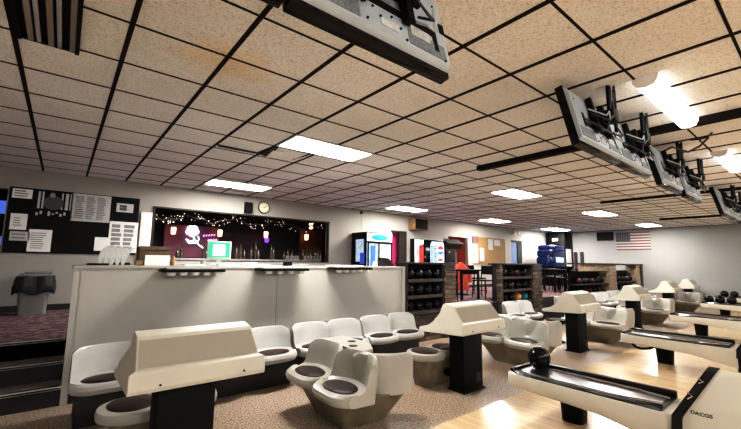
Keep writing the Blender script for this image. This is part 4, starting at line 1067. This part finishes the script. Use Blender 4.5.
mb = MB(); mb.box(cx0, cx0+0.06, YV-0.016, YV-0.008, cz0-0.2, cz1-0.12); mb.build('can_edge', M['bluecan'], pn)
# dark snack machine with angled top, in front of the orange doorway
x0, x1, z0, z1 = rr(447, 240, 457, 262)
t = thing('snack_machine', 'black machine with a sloping brown awning before the orange doorway', 'vending machine', ((x0+x1)/2, 8.2, CON))
MB().box(x0, x1, YV+0.05, 8.55, CON, z1-0.25, bev=0.01).build('case', M['blackmatte'], t)
MB().prism([(YV-0.1, z1-0.12), (8.5, z1+0.05), (8.5, z1-0.25), (YV+0.05, z1-0.30)], x0-0.05, x1+0.25, 'x').build('awning', M['darkwood'], t)
v = atY(450.5, 252, YV); MB().cyl((v.x, YV+0.06, v.z), (v.x, YV+0.04, v.z), 0.035).build('lock', M['gold'], t)
# picture in the orange doorway
x0, x1, z0, z1 = rpx(455, 252, 466, 264, 9.2)
tag(MB().box(x0, x1, 9.2, 9.3, z0-0.3, z1, bev=0.02).build('display_case', M['greyitem'], None), 'grey display case inside the orange doorway', 'case')

# ---------------------------------------------------------------- far corner
v0, v1 = atY(544, 243, 7.45), atY(562, 270, 7.45)
xc = (v0.x+v1.x)/2+0.6
t = thing('arcade_machine', 'glossy blue arcade machine in the far corner', 'arcade machine', (xc, 7.6, CON))
MB().box(xc-0.6, xc+0.55, 7.5, 8.3, CON, CON+0.55, bev=0.04).build('base', M['black'], t)
for k, (z, w_, hh) in enumerate(((CON+0.55, 0.55, 0.36), (CON+0.86, 0.64, 0.36), (CON+1.18, 0.58, 0.34), (CON+1.47, 0.50, 0.24))):
    MB().box(xc-w_, xc+w_, 7.45, 8.2, z, z+hh, bev=0.11, seg=4).build(['lower_body', 'screen_body', 'upper_body', 'marquee'][k], M['bluegloss'], t)
MB().box(xc-0.35, xc+0.30, 7.43, 7.47, CON+0.98, CON+1.18, bev=0.01).build('screen', M['icecan'], t)
mb = MB()
for sx in (-1, 1): mb.tube([(xc+sx*0.56, 7.7, CON+0.8), (xc+sx*0.70, 7.6, CON+1.0), (xc+sx*0.66, 7.6, CON+1.25)], 0.06, 8); mb.build('side_arm', M['bluegloss'], t); mb = MB()
t = thing('tall_cabinet', 'tall dark cabinet filling the far corner beside the blue machine', 'cabinet', (18.2, 8.2, CON))
MB().box(17.75, XF-0.02, 7.75, 8.60, CON, 2.94, bev=0.01).build('case', M['blackmatte'], t)
MB().box(17.85, 18.35, 7.735, 7.752, CON+0.2, 2.18).build('white_door', M['white'], t)
MB().box(17.735, 17.752, 8.05, 8.30, 2.55, 2.68).build('small_lamp', M['signwhite'], t)
mb = MB()
for yy in (7.35, 7.62): mb.box(XF-0.14, XF-0.02, yy-0.05, yy+0.05, CON, 2.05)
tag(mb.build('dark_rail', M['darkwood'], None), 'pair of dark upright boards on the far wall by the corner', 'boards')

# flag and dark picture on the far wall
def wx(px, py): return atX(px, py, XF-0.03)
a, b = wx(615.5, 232.8), wx(651, 249.8)
y0, y1, z0, z1 = min(a.y, b.y), max(a.y, b.y), min(a.z, b.z), max(a.z, b.z)
t = thing('flag', 'faded flag with red and white stripes hanging on the far wall', 'flag', (XF, (y0+y1)/2, z0))
mb = MB(); n = 13
for k in range(n):
    mb.mi = k % 2; mb.box(XF-0.03, XF-0.01, y0, y1, z0+(z1-z0)*k/n, z0+(z1-z0)*(k+1)/n)
mb.build('striped_cloth', [M['flagred'], M['flagwhite']], t)
yc_ = y1-(y1-y0)*0.43; zc_ = z0+(z1-z0)*6/13
cn = MB().box(XF-0.036, XF-0.029, yc_, y1, zc_, z1).build('canton', M['flagblue'], t)
mb = MB()
for r_ in range(5):
    for q in range(6): mb.box(XF-0.039, XF-0.035, yc_+(y1-yc_)*(q+0.4)/6, yc_+(y1-yc_)*(q+0.6)/6, zc_+(z1-zc_)*(r_+0.4)/5, zc_+(z1-zc_)*(r_+0.62)/5)
mb.build('stars', M['flagwhite'], cn)
a, b = wx(596.5, 232.5), wx(613.5, 240.5)
t = thing('wall_picture', 'small black framed panel on the far wall beside the flag', 'picture', (XF, (a.y+b.y)/2, min(a.z, b.z)))
MB().box(XF-0.04, XF-0.005, min(a.y, b.y), max(a.y, b.y), min(a.z, b.z), max(a.z, b.z)).build('panel', M['black'], t)
mb = MB(); e = 0.03
mb.box(XF-0.05, XF-0.01, min(a.y, b.y), max(a.y, b.y), min(a.z, b.z), min(a.z, b.z)+e); mb.box(XF-0.05, XF-0.01, min(a.y, b.y), max(a.y, b.y), max(a.z, b.z)-e, max(a.z, b.z)); mb.build('frame', M['darkwood'], t)

# ================================================================== CEILING LIGHTS
def troffer(x0, x1, y0, y1, lab):
    t = thing('ceiling_light', lab, 'ceiling light', ((x0+x1)/2, (y0+y1)/2, CEIL-0.02), 0, 'lit ceiling panels')
    MB().box(x0+0.03, x1-0.03, y0+0.03, y1-0.03, CEIL-0.016, CEIL-0.010).build('diffuser', M['lamp'], t)
    mb = MB(); 
    for a, b, c_, d in ((x0, x1, y0, y0+0.03), (x0, x1, y1-0.03, y1), (x0, x0+0.03, y0+0.03, y1-0.03), (x1-0.03, x1, y0+0.03, y1-0.03)): mb.box(a, b, c_, d, CEIL-0.02, CEIL-0.002)
    mb.build('frame', M['lampend'], t)
troffer(2.05, 3.26, 3.95, 4.50, 'large bright ceiling panel nearest the camera, over the front seat island')
troffer(2.05, 3.26, 7.24, 7.82, 'bright ceiling panel just in front of the clock and bar window')
troffer(6.88, 8.09, 7.28, 7.85, 'bright ceiling panel above the drinks cooler')
troffer(6.93, 8.14, 3.96, 4.53, 'bright ceiling panel over the second ball rack')
troffer(11.20, 12.42, 7.22, 7.82, 'bright ceiling panel above the cork board')
troffer(15.9, 17.4, 7.28, 7.95, 'bright ceiling panel in the far corner above the blue arcade machine')
troffer(11.6, 12.9, 4.0, 4.57, 'bright ceiling panel beyond the row of screens, over the far rack')
troffer(16.4, 17.6, 4.06, 4.60, 'bright ceiling panel just in front of the flag')

def strip_light(x0, L, y, lab, m='strip'):
    t = thing('strip_light', lab, 'strip light', (x0+L/2, y, CEIL-0.1), 0, 'wraparound strip lights over the approach')
    prof = [(-0.088, CEIL-0.003), (-0.085, CEIL-0.035), (-0.06, CEIL-0.078), (0, CEIL-0.092), (0.06, CEIL-0.078), (0.085, CEIL-0.035), (0.088, CEIL-0.003)]
    MB().prism([(y+a, z) for a, z in prof], x0+0.012, x0+L-0.012, 'x').build('diffuser', M[m], t)
    for xx in (x0, x0+L-0.012): MB().prism([(y+a*1.03, z-0.002 if z < CEIL-0.01 else z) for a, z in prof], xx, xx+0.012, 'x').build('end_cap', M['lampend'], t)
strip_light(3.50, 1.42, 0.84, 'bright strip light closest to the camera, just behind the first pair of screens')
strip_light(6.55, 1.32, 0.84, 'bright strip light farther along, behind the second group of screens')
strip_light(10.4, 1.32, 0.85, 'bright strip light farthest along the row of screens')
strip_light(6.9, 1.32, 0.0, 'bright strip light at the edge of view beside the second strip light')
for x in (-3.0, 0.2, 3.4, 6.9, 10.4, 14.0):
    for y in (-2.2, -5.0): strip_light(x, 1.32, y, 'added fill strip over the lanes, unseen behind the camera, row at %s' % ('the approach' if y > -3 else 'the foul line'), 'lanefill')  # unseen strips added to light the floor and ceiling

# unlit dark fixture
xa, xb, ya, yb = gx0+0.02, gx0+0.355, 1.0, gy0
t = thing('dark_light_fixture', 'unlit dark fluorescent fixture with bare tubes above the camera', 'ceiling light', ((xa+xb)/2, (ya+yb)/2, CEIL-0.06))
MB().box(xa, xb, ya, yb, CEIL-0.012, CEIL-0.002).build('pan', M['black'], t)
mb = MB(); mb.box(xa, xa+0.025, ya, yb, CEIL-0.05, CEIL-0.01); mb.box(xb-0.025, xb, ya, yb, CEIL-0.05, CEIL-0.01); mb.box(xa, xb, yb-0.02, yb, CEIL-0.04, CEIL-0.01); mb.build('side_rim', M['black'], t)
for k, x in enumerate((0.115, 0.225)):
    MB().cyl((xa+x, ya, CEIL-0.035), (xa+x, yb-0.03, CEIL-0.035), 0.013, n=12).build('tube', M['greycable'], t)
for x in (0.06, 0.165, 0.28): MB().box(xa+x, xa+x+0.03, ya, yb-0.02, CEIL-0.045, CEIL-0.012).build('reflector', M['seam'], t)

# displaced ceiling tiles leaving dark gaps
mb = MB()
def cp(px, py, dz=0.0): v = atZ(px, py, CEIL-0.004); return (v.x, v.y, CEIL-0.004-dz)
t = thing('loose_ceiling_tiles', 'loose sagging ceiling tiles with dark gaps beside the nearest bright panel', 'ceiling tile', (2.2, 4.75, CEIL-0.05))
mb = MB()
mb.bm.faces.new([mb.bm.verts.new(cp(*q)) for q in ((217, 144.2), (258, 152.5), (262, 155), (218, 146.8))])
mb.bm.faces.new([mb.bm.verts.new(cp(*q)) for q in ((256, 152.8), (279, 143.6), (281, 145.5), (272, 154), (265, 156.5))])
mb.bm.faces.new([mb.bm.verts.new(cp(*q)) for q in ((282, 159), (293, 160), (315, 153.5), (309, 153.2), (296, 159))])
ext = bmesh.ops.extrude_face_region(mb.bm, geom=mb.bm.faces[:]); vv = [e_ for e_ in ext['geom'] if isinstance(e_, bmesh.types.BMVert)]
bmesh.ops.translate(mb.bm, vec=(0, 0, 0.003), verts=vv); mb.build('dark_gap', M['dark'], t)
a, b, c_, d = cp(266, 155.5, 0.03), cp(273, 150.5, 0.01), cp(309, 153.5, 0.0), cp(291, 159.5, 0.01)
mb = MB(); mb.bm.faces.new([mb.bm.verts.new(q) for q in (a, b, c_, d)])
ext = bmesh.ops.extrude_face_region(mb.bm, geom=mb.bm.faces[:]); vv = [e_ for e_ in ext['geom'] if isinstance(e_, bmesh.types.BMVert)]
bmesh.ops.translate(mb.bm, vec=(0, 0, 0.012), verts=vv); mb.build('tile', M['ceiling'], t)

# ================================================================== SCREENS ON THE CEILING
tv = thing('television', '', 'television', (0, 0, 0), 0, 'televisions hung back-on from the ceiling')
TW, TH = 0.90, 0.53
tilt = Matrix.Rotation(-0.22, 4, 'X')
def tvp(mb, name, m, parent): return mb.xf(tilt).build(name, m, parent, local=True)
bz = MB(); bz.box(-TW/2, TW/2, -0.012, 0.05, 0.0, TH, bev=0.008); bz = tvp(bz, 'bezel', M['blackgloss'], tv)
mb = MB(); mb.prism([(-0.011, 0.03), (-0.04, 0.05), (-0.042, 0.44), (-0.02, TH-0.02), (0.01, TH-0.01), (0.01, 0.03)], -TW/2+0.012, TW/2-0.012, 'x'); cv = tvp(mb, 'back_cover', M['tvback'], tv)
for xa_, xb_, za_, zb_ in ((-0.41, -0.14, 0.065, 0.15), (0.15, 0.41, 0.065, 0.15)): tvp(MB().box(xa_, xb_, -0.0445, -0.03, za_, zb_), 'vent', M['tvvent'], cv)
mb = MB(); mb.box(-0.30, 0.36, -0.0455, -0.03, 0.185, 0.225); mb.box(0.33, 0.36, -0.0455, -0.03, 0.10, 0.225); mb.box(-0.30, -0.26, -0.0455, -0.03, 0.185, 0.30); mb.box(0.08, 0.14, -0.046, -0.03, 0.30, 0.36); mb.box(0.40, 0.436, -0.046, -0.02, 0.24, 0.30); tvp(mb, 'recess', M['black'], cv)
mb = MB()
for x, z in ((-0.12, 0.16), (-0.06, 0.165), (-0.02, 0.13), (0.05, 0.16), (0.10, 0.12), (-0.30, 0.17), (0.13, 0.07), (0.40, 0.065), (-0.1, 0.08), (0.38, 0.40), (-0.38, 0.40)): tvp(MB().cyl((x, -0.047, z), (x, -0.035, z), 0.006, n=8), 'screw', M['black'], cv)
tvp(MB().box(-0.02, 0.08, -0.0455, -0.03, 0.085, 0.125), 'label_plate', M['paper'], cv); tvp(MB().box(0.17, 0.30, -0.0465, -0.03, 0.125, 0.18), 'label_plate', M['paper'], cv)
mb = MB(); mb.box(-0.17, 0.17, -0.085, -0.05, 0.27, 0.31); mb.box(-0.15, -0.11, -0.095, -0.05, 0.15, 0.46); mb.box(0.11, 0.15, -0.095, -0.05, 0.15, 0.46); mb.box(-0.06, 0.06, -0.12, -0.08, 0.25, 0.37, bev=0.01)
br_ = tvp(mb, 'mount_bracket', M['black'], tv)
mb = MB(); mb.box(-0.03, 0.03, -0.10, -0.075, 0.26, 0.578, bev=0.004); mb.box(0.10, 0.14, -0.10, -0.08, 0.20, 0.578, bev=0.004); mb.box(-0.05, 0.05, -0.14, -0.05, 0.25, 0.36, bev=0.01)
mb.build('ceiling_arm', M['blackmatte'], tv, local=True)
mb = MB(); mb.tube([(-0.35, -0.02, 0.22), (-0.30, -0.13, 0.12), (-0.20, -0.15, 0.10), (-0.12, -0.10, 0.16), (-0.05, -0.11, 0.30), (0.0, -0.12, 0.45), (0.02, -0.12, 0.57)], 0.007, 6)
mb.tube([(0.22, -0.01, 0.24), (0.24, -0.09, 0.19), (0.17, -0.12, 0.17), (0.10, -0.10, 0.24), (0.05, -0.12, 0.42), (0.0, -0.13, 0.57)], 0.007, 6)
mb.tube([(-0.28, -0.04, 0.28), (-0.22, -0.15, 0.20), (-0.14, -0.16, 0.26), (-0.05, -0.13, 0.40)], 0.008, 6); mb.build('cable', M['cable'], tv, local=True)
mb = MB(); mb.tube([(0.20, -0.02, 0.20), (0.21, -0.085, 0.15), (0.25, -0.09, 0.14), (0.28, -0.06, 0.20), (0.25, -0.08, 0.26)], 0.006, 6); mb.build('pale_cable', M['greycable'], tv, local=True); mb = MB(); mb.tube([(-0.33, -0.04, 0.30), (-0.24, -0.14, 0.24), (-0.15, -0.13, 0.30), (-0.1, -0.12, 0.25)], 0.006, 6); mb.build('pale_cable', M['greycable'], tv, local=True)
zb = EYE+0.93
tvs = [(0.09, 'television back at the top edge of view, left of the nearest big one'), (1.005, 'large television back nearest the camera, silver with cables'),
       (3.47, 'television back beside the closest strip light, left of its pair'), (4.36, 'television back beside the closest strip light, right of its pair'),
       (5.72, 'television back with a dark side in the middle pair of screens'), (6.86, 'pale television back at the far end of the middle pair of screens'),
       (9.55, 'television back nearest within the far group at the edge of view'), (10.5, 'television back in the middle of the far group at the edge of view'), (11.45, 'television back farthest along the row of screens')]
for i, (x, lab) in enumerate(tvs):
    if i == 0: tv.location = (x, 1.17, zb); tv['label'] = lab
    else: dup(tv, (x, 1.17+0.004*i, zb), 0, lab)
# loose cables on the ceiling
mb = MB(); mb.tube([tuple(atZ(px_, py_, CEIL-0.02-d)) for px_, py_, d in ((662, 152, 0.1), (672, 147, 0.08), (688, 152, 0.12), (700, 146, 0.05), (708, 138, 0.01))], 0.012, 6)
mb.tube([tuple(atZ(px_, py_, CEIL-0.015)) for px_, py_ in ((690, 140), (700, 139), (708, 137), (712, 133))], 0.010, 6)
tag(mb.build('ceiling_cable', M['cable'], None), 'loose black cable looping on the ceiling between the screens and strip lights', 'cable')
# the stain
o = None

# ================================================================== LIGHT, WORLD, CAMERA
w = bpy.data.worlds.new('hall_ambient'); bpy.context.scene.world = w; w.use_nodes = True
bg = w.node_tree.nodes['Background']; bg.inputs['Color'].default_value = (0.95, 0.93, 0.90, 1); bg.inputs['Strength'].default_value = 0.3
cam = bpy.data.cameras.new('camera'); co = bpy.data.objects.new('camera', cam); C.objects.link(co)
cam.sensor_width = 36; cam.lens = FPX*36/741; cam.clip_start = 0.05; cam.clip_end = 100
co.matrix_world = Matrix(((RGT.x, UPV.x, -FWD.x, 0), (RGT.y, UPV.y, -FWD.y, 0), (RGT.z, UPV.z, -FWD.z, EYE), (0, 0, 0, 1)))
sc = bpy.context.scene; sc.camera = co
sc.view_settings.view_transform = 'Standard'; sc.view_settings.look = 'None'; sc.view_settings.exposure = 0.5
sc.view_settings.use_curve_mapping = True
cv_ = sc.view_settings.curve_mapping.curves[3]
for px_, py_ in ((0.04, 0.024), (0.18, 0.155), (0.5, 0.54)): cv_.points.new(px_, py_)
sc.view_settings.curve_mapping.update()
